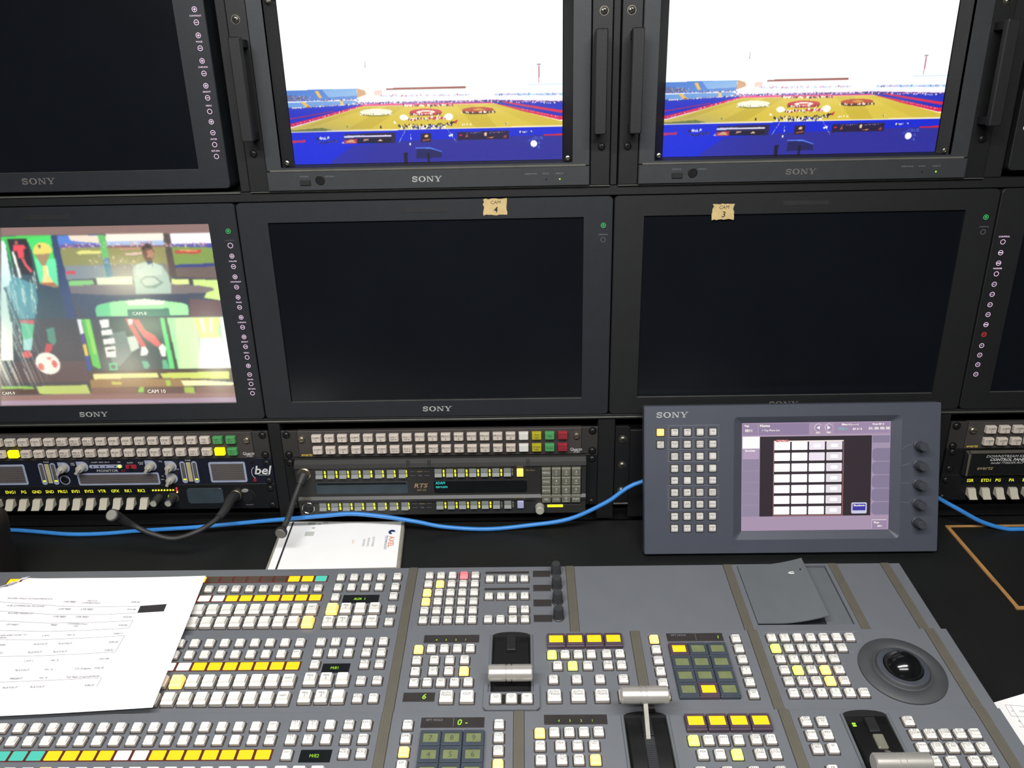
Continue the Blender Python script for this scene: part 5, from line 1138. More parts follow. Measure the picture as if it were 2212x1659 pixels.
t = module('blank_module', 'narrow blank grey console plate at the rear right corner', 0, 396.8, 452.8, 'blank panel')
# --- lever arm (fader) builder
def fader(t, uc, v0, v1, hv, hh, foot, handle=23.4, hr=8.8, box=True):
    """long dark slot with side rails and a T-shaped metal handle"""
    w = 21.6
    A = [(uc - w, v0), (uc + w, v0)] + [(uc + w * math.cos(a), v1 - 5.6 + 5.6 * math.sin(a)) for a in [math.pi * k / 10 for k in range(11)]]
    b = MB(); b.prism(A, -9.5, .35, 0)
    t.part('slot_cover', b, 'void')
    rows = []
    for k in range(13):                                                  # bulging curved slide cover
        f = k / 12; v = v0 + (v1 - 8 - v0) * f; rows.append([(uc - w + .8, v, .4), (uc - w + 3, v, .6 + 5.0 * math.sin(math.pi * f)), (uc + w - 3, v, .6 + 5.0 * math.sin(math.pi * f)), (uc + w - .8, v, .4)])
    b = MB(); b.loft(rows, 0, False, False, True); t.part('curved_cover', b, 'slot')
    for s in (-1, 1):
        b = MB(); b.box(*sorted((uc + s * w, uc + s * (w + 2.8))), v0, v1 - 5.5, -1, 2.4, 0, .6); t.part('side_rail', b, 'lid')
    return t
def handle_bar(t, uc, hv, hh, foot, length=47, r=8.8):
    b = MB(); pts = []
    x0 = uc - length / 2; prof = [(0, r - 1.2), (1.2, r), (length / 2 - 5.2, r), (length / 2 - 4.8, r - .7), (length / 2 - 4.2, r - .7), (length / 2 - 3.8, r), (length / 2 + .6, r), (length / 2 + 1.0, r - .7), (length / 2 + 1.6, r - .7), (length / 2 + 2.0, r), (length - 1.2, r), (length, r - 1.2)]
    loops = [[(x0 + d, hv + q * math.cos(2 * math.pi * k / 28), hh + q * math.sin(2 * math.pi * k / 28)) for k in range(28)] for d, q in prof]
    b.loft(loops, 0, True, True, True); t.part('fader_handle', b, 'alu')
    fu, fv, fz = foot; b = MB(); a, e = 2.1, 1.4
    d = Vector((0, hv - fv, hh - fz)).normalized(); n = Vector((0, -d.z, d.y)) * 3.2
    b.loft([[(fu - a, fv + n.y, fz + n.z), (fu + a, fv + n.y, fz + n.z), (fu + a, fv - n.y, fz - n.z), (fu - a, fv - n.y, fz - n.z)], [(uc - a, hv + n.y, hh + n.z), (uc + a, hv + n.y, hh + n.z), (uc + a, hv - n.y, hh - n.z), (uc - a, hv - n.y, hh - n.z)]]); t.part('fader_arm', b, 'arm')
def slider(t, uc, va, vb, dark_v=None):
    b = MB(); b.rbox(uc - 5.2, uc + 5.2, va, vb, 3.0, 7.2, .8, .5); b.box(uc - 5.3, uc + 5.3, (va + vb) / 2 - .3, (va + vb) / 2 + .3, 7.0, 7.3, 1); b.cyl(uc + 1, va + 4.5, 1.4, 7.1, 7.35, 1, 10); t.part('limit_slider', b, ['bezel_dark', 'void'])
# --- deck 1: transition module with fader
t = module('transition_panel', 'middle mixer module with a silver fader bar pulled to the front', 1, -143.2, 115.2)
strip_box(t, -122.4, -58.8, -24.9, -13.3, 'con_window', .6, 'display_window')
for s_, u in (('4', -107.7), ('3', -96.7), ('2', -85.4), ('1', -74.2)): t.inst('display_text', text(s_, 2.8, 'led_lime'), u, -21, .75)
L1 = [(-126.6, -36.2, None, 'amber'), (-112.1, -35.6, 'KEY1'), (-97.3, -35.6, 'KEY2'), (-82.6, -35.5, 'KEY3'), (-68, -35.3, 'KEY4'), (-126.6, -52.2, 'KEY\nPRIOR'), (-107.1, -51.9, 'MIX'), (-90, -51.8, 'NAM'), (-73.3, -51.8, 'SUPER\nMIX'),
      (-126.4, -67.6, 'ALL'), (-106.9, -67.2, 'PST\nCOLOR\nMIX'), (-89.8, -67, 'WIPE'), (-73.1, -67.2, None, 'amber'), (-126.1, -82.5, 'PRIOR\nSET'), (-111.8, -82.4, 'NORM'), (-97.2, -82.4, 'NORM\n/REV'), (-82.3, -82.5, 'REV'), (-67.6, -82.2, 'TRANS\nPVW')]
for q in L1: key(t, q[0], q[1], 'small', q[3] if len(q) > 3 else 'cap', q[2])
key(t, -89.4, -102, 'large', 'cap', 'AUTO\nTRANS'); key(t, -67.6, -102, 'large', 'cap', 'CUT')
strip_box(t, -135.7, -102.2, -105.2, -93.8, 'con_window', .6, 'display_window'); t.inst('display_text', text('6', 6.6, 'led_lime', shear=.15, bold=.12), -113.6, -99.4, .75)
fader(t, -21.6, -97, -9.2, 0, 0, 0); slider(t, -21.6, -41.8, -20.6)
b = MB(); b.prism([(-50, -116), (-46.6, -119.4), (5.4, -119.4), (8.8, -116), (8.8, -88), (6, -85.4), (2.8, -85.4), (2.8, -97), (-46, -97), (-46, -85.4), (-47.4, -85.4), (-50, -88)], 0, 4.4); b.box(-43, -.2, -113.2, -100.4, 4.3, 4.6, 1); t.part('limit_key_block', b, ['panel', 'void'])
for u, s_ in ((-37, 'PTN\nLIMIT'), (-20.6, 'LIMIT\nSET'), (-4.4, 'KF')): key(t, u, -107.2, 'row', 'cap', s_).location.z = 4.4 * MM
handle_bar(t, -21.6, -84.4, 18.5, (-21.6, -66, 0))
def lcd_keys(t, us, v, lit):
    for u in us:
        b = MB(); b.rbox(u - 10.3, u + 10.3, v - 9.6, v + 8.6, 0, 5.2, 1.0, .7); b.frame((u - 10.0, u + 10.0, v - 7.4, v + 8.4), (u - 7.9, u + 7.9, v - 5.2, v + 5.8), 5.0, 6.4, .8, .5, 0, 2, .3); o = t.part('display_key', b, 'lcd_frame_lit')
        b = MB(); b.rbox(u - 7.9, u + 7.9, v - 5.2, v + 5.8, 5.1, 5.8, .8, .2, 0, 2); t.part('key_window', b, 'lcd_yellow', None, o)
lcd_keys(t, [29.3 + 21.66 * i for i in range(4)], -26.0, 1)
def keyer(t, du, dv, lit1, lit2):
    for i, s_ in enumerate(('KEY1', 'KEY2', 'KEY3', 'KEY4')): key(t, 24 + 14.6 * i + du, -45.5 + dv, 'small', 'lime' if i == lit1 else 'cap', None if i == lit1 else s_)
    key(t, 85 + du, -45 + dv, 'small', 'cap', 'K.MOD\nENBL'); key(t, 99.6 + du, -45 + dv, 'small', 'cap', 'K.SS')
    for i, s_ in enumerate(('MIX', 'WIPE', 'DME')): key(t, 29.6 + 16.6 * i + du, -61.1 + dv, 'small', 'lime' if i == lit2 else 'cap', None if i == lit2 else s_)
    key(t, 85 + du, -60.8 + dv, 'small', 'cap', 'K.TR\nENBL'); key(t, 99.8 + du, -60.9 + dv, 'small', 'cap', 'K.SS\nSTORE')
    for i in range(4): key(t, 24.3 + 25.1 * i + du, -79.6 + dv, 'small', 'cap', 'KEY%d\nON' % (i + 1))
keyer(t, 0, 0, 0, 1)
for i in range(4): key(t, 24.4 + 25.1 * i, -101.8, 'large', 'cap', 'AUTO\nTRANS')
# --- keypad modules
def keypad_module(t, ul, uw, vd, vl, litcell, lv, ltxt, rtxt, litl, litr, seg, ghost):
    (a, e, c, d) = vd
    strip_box(t, a, e, c, d, 'con_window', .6, 'display_window'); t.inst('lettering', text('XPT HOLD', 2.6, 'ink_grey'), a + 13.5, d - 3.2, .75)
    b = MB(); b.box((a + e) / 2 + .8, (a + e) / 2 + 1.1, c + 1, d - 1, .55, .75); t.part('display_rule', b, 'ink_grey')
    for s_, u, sz in seg: t.inst('display_text', text(s_, sz, 'led_lime', shear=.12, bold=.1), u, (c + d) / 2 - .4, .75)
    for r, row in enumerate(vl[1]):
        for k, u in enumerate(vl[0]):
            lit = (r, k) in litcell
            b = MB(); b.rbox(u - 10.6, u + 10.6, row - 9.1, row + 9.1, 0, 4.6, .8, .5); b.frame((u - 10.2, u + 10.2, row - 8.6, row + 8.8), (u - 7.4, u + 7.4, row - 5.0, row + 5.4), 4.4, 6.0, .8, .5, 0, 2, .3); o = t.part('display_key', b, 'lcd_frame_lit' if lit else 'lcd_frame')
            b = MB(); b.rbox(u - 7.4, u + 7.4, row - 5, row + 5.4, 4.5, 5.1, .6, .1, 0, 2); t.part('key_window', b, 'lcd_yellow' if lit else 'lcd_off', 'window lit yellow' if lit else None, o)
            g = ghost[r][k]
            if g and not lit: t.sub('display_digit', text(g, 6.0, 'lcd_dim_digit'), o, u - t.off[0], row - t.off[1], 5.25)
    for i, v in enumerate(lv[1]): key(t, lv[0] + (3.2 if False else 0), v, 'small', 'amber' if i in litl else 'cap', None if i in litl else ltxt[i])
    for i, v in enumerate(lv[3]): key(t, lv[2], v, 'small', 'amber' if i in litr else 'cap', None if i in litr else rtxt[i])
t = module('keypad_panel', 'middle mixer module with a keypad of olive displays, two lit yellow', 1, 126.2, 250.2)
GD = [['7', '8', '9'], ['4', '5', '6'], ['1', '2', '3'], ['.', '0', '-']]
keypad_module(t, 0, 0, (156.2, 220.0, -25.6, -13.8), ((165.9, 187.0, 208.6), (-41.2, -59.8, -78.0, -96.2)), {(0, 0), (3, 1)}, (141, (-24, -39.6, -54.6, -70.0, -85.3, -100.6), 233.4, (-24.5, -39, -54.2, -69.6, -84.8, -100.2)),
              [None, 'TIME', 'SNAP\nSHOT', 'EFF', 'SHOT\nBOX', 'KF'], ['UNDO', 'STORE\nSTATS', 'TRANS\nRATE', 'BANK\n0', 'BANK\n1', 'BANK\nSEL'], {0}, {}, [('1', 214.2, 4.2)], [[None] * 3] * 4)
t = module('keypad_panel', 'front mixer module with a digit keypad, display reads 0', 2, -143.2, -18.4)
keypad_module(t, 0, 0, (-112.6, -48.0, .2, 12.2), ((-100.5, -79.2, -57.6), (-15.3, -33.6, -51.9, -70.2)), {}, (-125.4, (2, -13.6, -28.4, -43.2, -58.4, -73.6), -32.8, (2, -13.1, -27.8, -42.6, -57.8, -73)),
              ['WIPE', 'DME', None, 'EFF', 'SHOT\nBOX', 'KF'], ['UNDO', 'STORE\nSTATS', 'TRANS\nRATE', None, 'BANK\n1', 'BANK\nSEL'], {2}, {3}, [('0', -73.4, 7.0), ('-', -66.4, 6)], GD)
# --- deck 2: front transition module
t = module('transition_panel', 'front mixer module with a silver fader bar standing up on its arm', 2, -7.4, 252.4)
strip_box(t, 12.8, 76.9, 3.1, 14.6, 'con_window', .6, 'display_window')
for s_, u in (('4', 27.8), ('3', 39), ('2', 50.5), ('1', 61.7)): t.inst('display_text', text(s_, 2.8, 'led_lime'), u, 7.1, .75)
L1 = [(8.1, -8.2, None, 'amber'), (22.7, -7.6, 'KEY1'), (37.6, -7.5, 'KEY2'), (52.2, -7.4, 'KEY3'), (66.9, -7.2, 'KEY4'), (8.2, -22.7, 'KEY\nPRIOR'), (28.1, -22.5, 'MIX'), (45, -22.5, 'NAM'), (61.2, -22.6, 'SUPER\nMIX'), (8.5, -38.3, 'ALL'), (28.9, -38, 'PST\nCOLOR\nMIX'), (45.2, -38, 'WIPE'), (61.2, -38.1, None, 'amber'),
      (8.5, -53.4, 'PRIOR\nSET'), (22.8, -53.3, 'NORM'), (37.5, -53.2, 'NORM\n/REV'), (52.3, -53.2, 'REV'), (67, -53, 'TRANS\nPVW')]
for q in L1: key(t, q[0], q[1], 'small', q[3] if len(q) > 3 else 'cap', q[2])
fader(t, 115.4, -64, 18.2, 0, 0, 0); slider(t, 115.6, -14.8, 6.0)
b = MB(); b.box(110.6, 120.6, -58, -15.4, 2, 6.4, 0, .4)
for k in range(16): b.box(110.8, 120.4, -26 - 2 * k, -25.2 - 2 * k, 6.2, 6.9)
t.part('ribbed_slide', b, 'rubber'); b = MB(); b.box(119.5, 127, 16.2, 19.6, .2, 2.4); t.part('slot_stop', b, 'void')
handle_bar(t, 113.8, 13.6, 30, (114.6, -19, 2), 47.4)
lcd_keys(t, [164.9 + 21.6 * i for i in range(4)], 2.0, 1); keyer(t, 135.4, 28.0, 0, 2)
# --- deck 1: trackball module
t = module('trackball_panel', 'mixer module with a black trackball and key block, right side', 1, 261.0, 452.4)
rows = [(-23.6, 274, 7, ['M/E\n1', 'M/E\n2', None, 'P/P', 'USER', None, 'DEV'], {}), (-38.8, 274.4, 6, [None, 'DME\n2', 'DME\n3', 'DME\n4', None, 'MCRO\nCTRL'], {0: 'lime'}), (-54.1, 275, 5, ['DME\n5', 'DME\n6', 'DME\n7', 'DME\n8', 'RUN\nCTRL'], {}),
        (-69.4, 274.9, 5, ['MENU', None, 'GLB\nEFF', None, 'TRGT\nLP'], {1: 'lime', 3: 'amber'}), (-84.0, 275.1, 5, ['POS\nLOC', 'ASP\nPERS', 'LOC\nSIZE', None, 'ROT\nAXIS'], {3: 'amber'}), (-99.6, 275.2, 6, ['SHIFT', 'CLR\nWORK\nBUFF', 'X', 'Y', 'Z', 'CTR'], {})]
for v, u0, n, legs, lit in rows:
    for i in range(n): key(t, u0 + 14.65 * i, v, 'small', lit.get(i, 'cap'), legs[i])
rules(t, [(267.8, 374.3, -13.2), (267.5, 374.2, -27.6), (267.3, 359.2, -43), (266.9, 345, -58.4)])
BU, BV = 401.4, -69.2
b = MB(); b.lathe(BU, BV, [(44.6, 0), (44.4, 1.6), (43.2, 2.6), (36, 4.6), (31.5, 4.2), (29.4, 2.8), (27.8, 3.4), (26.8, 5.6), (26.2, 6.6)], 0, 64); t.part('palm_ring', b, 'ring')
b = MB(); b.lathe(BU, BV, [(26.2, 6.6), (24.6, 7.4), (20.4, 7.2), (20.0, 3)], 0, 56); t.part('ball_ring', b, 'knob_slate')
b = MB(); b.loft([[(BU + 20.6 * math.cos(p) * math.cos(a), BV + 20.6 * math.cos(p) * math.sin(a), 1.0 + 20.6 * math.sin(p)) for a in [2 * math.pi * k / 40 for k in range(40)]] for p in [math.pi / 2 * k / 14 for k in range(0, 15)]], 0, False, False, True); t.part('track_ball', b, 'ball')
t.inst('lettering', text('JOGGER', 1.8, 'ink'), 403.0, -46.6, 7.6)
# --- deck 2: device control module
t = module('device_panel', 'front mixer module with a fader at the bottom right corner', 2, 263.4, 451.2)
for u, v, s_ in ((275.6, 3.1, 'EFF\nLOOP'), (291.7, 3.2, 'STOP\nNEXT\nKF'), (276, -12.5, 'NORM'), (291.8, -12.3, 'REV'), (276.6, -27.6, 'NORM\n/REV'), (291.9, -27.4, 'FF'), (283.6, -50.6, 'ER'), (377.4, 2.8, 'EDIT\nENBL')): key(t, u, v, 'small', 'cap', s_)
for r, (v, legs) in enumerate(((-12.0, ['KF\nDUR', 'EFF\nDUR', 'TCNG\nOVER', 'KF\nLOOP', 'PAUSE']), (-27.2, ['DELAY', 'CONST\nDUR', 'AUTO\nINS', 'GO TO\nTC', 'GO TO\nKF']))):
    for i in range(5): key(t, 377.6 + 14.5 * i, v, 'small', 'cap', legs[i])
for u, s_ in ((382.7, 'COPY'), (399.4, 'PASTE'), (420.4, 'ALL'), (435, 'FROM\nTO')): key(t, u, -42, 'small', 'cap', s_)
for i in range(5): key(t, 377.4 + 14.5 * i, -57.4, 'small', 'cap', ('INS', 'MOD', 'DEL', 'UNDO', 'KF')[i])
fader(t, 337.4, -64, 18.2, 0, 0, 0); slider(t, 338, -12, 4.5)
b = MB(); b.rbox(333.5, 343.5, -31, -15, 3.0, 8.0, 1.5, 1.0); t.part('thumb_tab', b, 'kp_pad')
for v in (-.4, -3.0, -37):
    b = MB(); b.box(320.0, 323.4, v - .8, v + .8, 2.0, 3.6); t.part('position_lamp', b, 'led_lime')
handle_bar(t, 340.6, -57, 22, (340.6, -34, 3), 52)

# ================================================================== MENU TOUCH PANEL
t = Thing('menu_touch_panel', 'slate menu panel with touch screen, key block and five knobs leaning on the desk', 'touch panel', (400, -93.4, 7), math.radians(66.5))
b = MB(); b.frame((-230.5, 195.6, 0, 219), (-101, 140, 20.5, 201.5), -16, 0, 2.5, 6, 0, 4, 1.0); t.part('housing', b, 'panel2')
A = rr(-101, 140, 20.5, 201.5, 6, 4); B = rr(-87.5, 127.6, 31.6, 191.8, .6, 4)
b = MB(); b.loft([[(x, y, 0) for x, y in A], [(x, y, -7) for x, y in B]], 0, False, False); t.part('screen_recess', b, 'panel2')
b = MB(); b.box(-225, 190, 4, 214, -24, -12); t.part('back_shell', b, 'bezel_dark'); b = MB(); q = [(2.0, -20), (19.4, -60), (60, -60), (44, -20)]; b.loft([[(-200, y, z) for y, z in q], [(165, y, z) for y, z in q]]); t.part('foot', b, 'bezel_dark')
b = MB(); b.box(-89, 129, 30, 193, -11.5, -7.6); t.part('screen', b, 'glass_off')
def menu_picture():
    p = Picture(-87.4, 127.5, 31.7, 191.7); R = p.rect
    R(-88, 128, 31, 192, 'a892ac'); R(-86.5, -64.5, 173.5, 190.5, '9684a2'); R(-63, 9.6, 173.5, 190.5, '8f7d9e'); R(-88, 128, 171.6, 172.4, 'b8a6bc')
    R(46, 126, 175, 190.5, '9c88a8'); R(-61, 100.6, 53, 171.4, '2f252b')
    R(-86.4, -61.6, 53, 171.4, '92859f'); R(-86.4, -61.6, 154, 171.6, 'fffafa'); R(-85.8, -62.4, 138.4, 153.4, 'b29dba')
    for k in range(1, 5): R(-86, -62, 138 - 17 * k, 138.4 - 17 * k, 'a99cb2')
    R(101.2, 127, 53, 171.4, 'a393ac')
    for k in range(6):
        top = 171 - 19.7 * k if k else 171.2
        if k == 0: R(101.6, 126.6, 160.5, 171.2, '877b96')
        else: R(101.6 , 134, 53 + 19.9 * (6 - k) - 18.9 + .0, 53 + 19.9 * (6 - k), '857a95', 6)
    R(102.6, 124.4, 33, 46.4, '9a87a6'); R(102.6, 124.4, 45.9, 46.6, 'f4eef6'); R(102.6, 103.1, 33, 46.4, 'd8cce0')
    for a in ((-41.2, 60.2, 163.4, 165.0, 'fff4ee'), (-41.2, -40.6, 53.8, 165, 'd88c80'), (59.6, 60.2, 53.8, 165, 'd88c80'), (-41.2, 60.2, 53.8, 54.4, 'd88c80'), (-38, -20, 163.2, 166.4, 'c86a70')): R(*a)
    rnd = random.Random(5)
    for r in range(7):
        for c in range(4):
            x = -28.8 + 25.1 * c; y = 157.3 - 15.93 * r; g = 'fffdff' if c < 3 else 'e6dee6'
            if (r, c) in ((0, 2), (1, 2)): g = 'f0e6f2'
            R(x - 11.4, x + 11.4, y - 6.0, y + 6.0, g, .9)
            if c == 3 or (r, c) == (0, 2): R(x - 5.5, x + 5.5, y - 2.6, y + 2.6, 'ffffff', 2)
    R(72.6, 95.0, 56.2, 72.6, 'c9cbe2', 2); R(74.4, 93.2, 60.8, 70.6, '3c34a2', .5)
    for x in (22.7, 37.7):
        p.shape(circ(x, 183.9, 5.6, 24), 'd8c8dc'); p.shape(circ(x + .4, 183.5, 5.0, 24), '9a86a4')
    p.shape([(20.2, 183.6), (25, 186.6), (25, 180.8)], 'fff6fa'); p.shape([(40.4, 183.4), (35.6, 186.8), (35.6, 180.8)], 'fff6fa')
    return p.mesh('screen_picture', 'menu')
t.inst('screen_picture', menu_picture(), 0, 0, -7.5)
for s_, x, y, sz, m in (('Page', -80.5, 187.6, 2.6, 'lcd_white'), ('0011', -77.5, 180.4, 4.0, 'lcd_white'), ('Home', -54.5, 187.4, 4.2, 'lcd_white'), ('> Top Menu List', -46, 180.6, 2.8, 'lcd_white'), ('2011', 22.7, 176.3, 2.4, 'lcd_white'), ('7001', 37.9, 176.3, 2.4, 'lcd_white'),
                       ('Effect: 0 (--------)', 68.5, 187.8, 2.6, 'lcd_white'), ('M/E-1', 58.5, 181.4, 4.0, 'lcd_cyan'), ('KF: 0 / 0', 79, 181.0, 2.8, 'lcd_white'), ('From KF: 0', 109, 187.8, 2.6, 'lcd_white'), ('01: 00: 00: 00', 110.5, 181.6, 4.0, 'lcd_white'),
                       ('Top Menu', -29, 164.9, 2.2, 'lcd_white'), ('Favorites', -75.5, 151.0, 2.8, 'lcd_white'), ('Shutdown', 83.8, 68.2, 2.9, 'lcd_white'), ('Prev', 109.5, 42.4, 3.0, 'lcd_white'), ('0011', 114.5, 37.2, 2.6, 'lcd_white')):
    t.inst('screen_text', text(s_, sz, m, bold=.06), x, y, -6.4)
legs = [['M/E\n1', 'M/E\n2', None, 'P/P'], ['FRAME\nMEM', 'COLOR\nBKGD', 'AUX\nMON', 'CCR'], ['COPY\nSWAP', 'MISC', 'STATUS', None], ['DME', 'GLB\nEFF', None, None], ['BEN', None, 'DEV', 'MCRO'], ['KEY\nFRAME', 'EFF', 'SNAP\nSHOT', 'SHOT\nBOX'], ['FILE', 'USER\nSETUP', 'ENG\nSETUP', 'DIAG'], ['PREFS\n%d' % i for i in range(1, 5)], ['PREFS\n%d' % i for i in range(5, 9)]]
for r in range(9):
    for c in range(4): key(t, -186.8 + 18.35 * c, 180.8 - 17.7 * r, 'small', 'cap', legs[r][c])
key(t, -207.2, 181, 'small', 'amber'); key(t, -207.2, 163, 'small', 'cap', 'SUB\nMENU\nSITE')
rules(t, [(-196.8, -121.6, v) for v in (190.6, 173.2, 155.6, 138, 102.4, 84.6, 66.2)])
b = MB()
for v0, v1 in ((190.6, 173.2), (173.2, 155.6), (155.6, 138), (102.4, 84.6), (84.6, 66.2)):
    for u in (-195.6, -177.6, -159.3, -141, -123):
        k = int((v0 - v1 - 3) / 2)
        for i in range(k): b.box(u - 1.1, u + 1.1, v1 + 2 + 2 * i, v1 + 2.5 + 2 * i, 0, .15)
t.part('printed_hatching', b, 'ink_grey')['kind'] = 'stuff'
t.inst('maker_wordmark', wordmark(8.2, 'logo'), -189.8, 206.2, .15)
for v in (157.0, 128.6, 100.4, 72.0, 44.4):
    b = MB(); L = []
    for r, z in ((7.2, 0), (7.2, 2), (6.4, 2.5), (6.0, 17), (5.2, 18.5)): L.append([(164 + r * (1 + .04 * (k % 2)) * math.cos(k * math.pi / 14), v + r * (1 + .04 * (k % 2)) * math.sin(k * math.pi / 14), z) for k in range(28)])
    b.loft(L); t.part('rotary_knob', b, 'knob_slate')
for L in ([(141, 152.5), (150.6, 158.1), (153.6, 158.1)], [(141, 127.3), (150, 130.0), (153.5, 130)], [(141, 102.2), (152.8, 102)], [(141, 74), (152.8, 73.2)]):
    b = MB(); b.stroke(L, .4, .12); t.part('printed_pointer', b, 'ink_grey')

# ================================================================== MICROPHONES, CABLE, PAPERS
def tube_thing(name, label, cat, pts, parts, group=None):
    base = pts; t = Thing(name, label, cat, base, 0.0, (0, 0), group); f = lambda P: [(x - base[0], y - base[1], z - base[2]) for x, y, z in P]
    for nm, P, r, m in parts:
        b = MB(); b.tube(f(P), r, 0, 14); t.part(nm, b, m)
    return t
P = [W(*q) for q in ((-343.2, -16, 100.4), (-345.6, -22, 95.5), (-348.5, -30, 88), (-353.1, -46, 74.5), (-357.1, -72, 57), (-360.6, -86, 49.5), (-361.8, -100, 47.6))]; S = spline(P, 8)
tube_thing('gooseneck_microphone', 'black gooseneck microphone hanging over the white booklet', 'microphone', P[0], [('plug_sleeve', S[:15], [7.8] * 4 + [7.4 - .19 * k for k in range(11)], 'mic'), ('flexible_neck', S[14:-7], 4.2, 'mic'), ('mic_head', S[-9:-1], [4.4, 5.6, 6.6, 7.6, 8.6, 9.2, 9.2, 8.8], 'mic'), ('mic_grille', S[-2:], [7.8, 7.2], 'mesh')], 'gooseneck microphones')
P = [W(*q) for q in ((-459.5, -4, 58.5), (-459.6, -22, 62), (-459.1, -50, 60), (-467.6, -75, 55), (-486.9, -95, 49.5), (-516.8, -105, 45.2), (-545.5, -110, 57.4), (-565.6, -112, 71.3), (-573.3, -118, 81.6), (-578.2, -128, 95.3), (-579.2, -138, 104.8))]; S = spline(P, 8)
tube_thing('gooseneck_microphone', 'black gooseneck microphone curling under the ivory levers at left', 'microphone', P[0], [('plug_sleeve', S[:22], [8.6] * 6 + [8.4 - .2 * k for k in range(16)], 'mic'), ('flexible_neck', S[21:-24], 3.7, 'mic'), ('mic_head', S[-26:-1], [3.8 + .24 * k for k in range(22)] + [9.2, 9.2, 8.8], 'mic'), ('mic_grille', S[-2:], [7.8, 7.2], 'mesh')], 'gooseneck microphones')
P = [(-900, -12, 4), (-819, -16, 4), (-775, -21, 4), (-720, -28, 4), (-669, -27.6, 4), (-611, -24, 6), (-519, -30, 16.5), (-447.6, -25, 19.6), (-372.3, -29.5, 30.3), (-314, -29.6, 35.7), (-271.2, -28.3, 37.8), (-221.9, -28.3, 31.7), (-172.5, -29.6, 22), (-130.4, -29, 11), (-66.2, -26.9, 4), (-1.4, -27, 10.4), (62.8, -28.4, 23.2), (118.9, -25.2, 51.6), (173, -17, 83.5), (300, -14, 104), (450, -14, 104), (560, -14, 84), (623.4, -21.9, 47.8), (650.2, -30.3, 34.7), (686.5, -36.7, 15.5), (723.4, -39.5, 4), (751, -41.2, 4), (840, -44, 4)]
tube_thing('network_cable', 'bright blue cable sagging along the desk behind the menu panel', 'cable', P[1], [('jacket', spline(P, 6), 3.3, 'blue')])
# booklet
t = Thing('booklet', 'white software manual booklet lying on the desk behind the console', 'booklet', (-286, -68, 0)); t.off = (-286, -68)
Q = [(-386.8, -9.0), (-194.4, -12.5), (-187.3, -123.1), (-382.5, -124.9)]; C = (sum(q[0] for q in Q) / 4, sum(q[1] for q in Q) / 4)
gs = lambda k: [(C[0] + (x - C[0]) * k, C[1] + (y - C[1]) * (1 - (1 - k) * 1.6)) for x, y in Q]
b = MB(); b.prism(Q, 0, 1.2); t.part('back_cover', b, 'cover'); b = MB(); b.prism(gs(.985), 1.2, 9.0); t.part('pages', b, 'paper'); b = MB(); b.prism(Q, 9.0, 9.6, 0); t.part('clear_cover', b, 'cover'); b = MB(); b.prism([(-383.2, -11.2), (-199, -14.2), (-192.6, -118.0), (-379.2, -121.5)], 9.6, 10.0); t.part('title_page', b, 'paper')
b = MB(); b.poly([(-371.6, -11.6), (-368.8, -11.6), (-365.6, -120.8), (-368.6, -120.8)], 10.1); t.part('printed_bar', b, 'ink')
R9 = -math.pi / 2 + .06
for s_, x, y, sz, m, bo in (('AXEL', -208.8, -61.5, 8.6, 'ink_orange', .1), ('TECHNOLOGY', -216.2, -63, 3.8, 'ink_navy', .06), ('SOFTWARE', -236, -61, 3.6, 'ink_grey', 0), ('MANUALS', -243, -62, 3.6, 'ink_grey', 0), ('DRIVERS', -250, -63, 3.6, 'ink_grey', 0), ('AXIA', -266.5, -60.5, 3.2, 'ink_yellow', 0)): t.inst('lettering', text(s_, sz, m, bold=bo, sx=.9), x, y, 10.15, R9)
b = MB(); b.poly([(-210.6 + 5.4 * math.cos(a), -38.6 + 5.4 * math.sin(a)) for a in [k * .35 for k in range(15)]] + [(-212, -38.6)], 10.12); t.part('logo_swirl', b, 'ink_navy')
b = MB()
for x, y, w, h in ((-340, -16, 6, 3.2), (-337.6, -41, 7, 5.2), (-327.7, -17.4, 2.5, 1.5), (-334.8, -27, 2.5, 2), (-318.3, -14, 4, 1.3)): b.poly([(x - w, y - h), (x + w, y - h), (x + w, y + h), (x - w, y + h)], 10.1)
t.part('printed_squares', b, 'pale_print')
# running order sheet on the console
t = Thing('running_order_sheet', 'white printed running-order sheet lying on the left console keys', 'paper', (-413, -226.8, 94.55), -0.0384)
TL, TR, BR, BL = (-292, -4), (0, 0), (21.2, -206.6), (-276, -224)
def sh_pt(s, q):
    x = (TL[0] * (1 - s) + TR[0] * s) * (1 - q) + (BL[0] * (1 - s) + BR[0] * s) * q; y = (TL[1] * (1 - s) + TR[1] * s) * (1 - q) + (BL[1] * (1 - s) + BR[1] * s) * q
    return x, y
def sh_z(x, y): return .7 * math.sin(x / 48.0) + .5 * math.sin(y / 40.0 + 1) + 2.4 * math.exp(-((x + 250) / 26) ** 2 - ((y + 4) / 22) ** 2)
nx, ny = 44, 28; b = MB(); vs_ = []; fs_ = []
for j in range(ny + 1):
    for i in range(nx + 1):
        x, y = sh_pt(i / nx, j / ny); vs_.append((x, y, sh_z(x, y)))
for j in range(ny):
    for i in range(nx):
        x, y = sh_pt((i + .5) / nx, (j + .5) / ny)
        if y > -4 - (-228 - x) * .62 and x < -228: continue
        fs_.append((j * (nx + 1) + i, j * (nx + 1) + i + 1, (j + 1) * (nx + 1) + i + 1, (j + 1) * (nx + 1) + i))
b.add(vs_, fs_, 0, True); sheet = t.part('sheet', b, 'paper')
b = MB(); z = 4.4; b.add([(-224, -2.2, z), (-262, -25, z - 1.4), (-238, -21, z + 3), (-229, -10, z + 4)], [(0, 1, 2, 3)], 0); t.part('folded_corner', b, 'paper_shade')
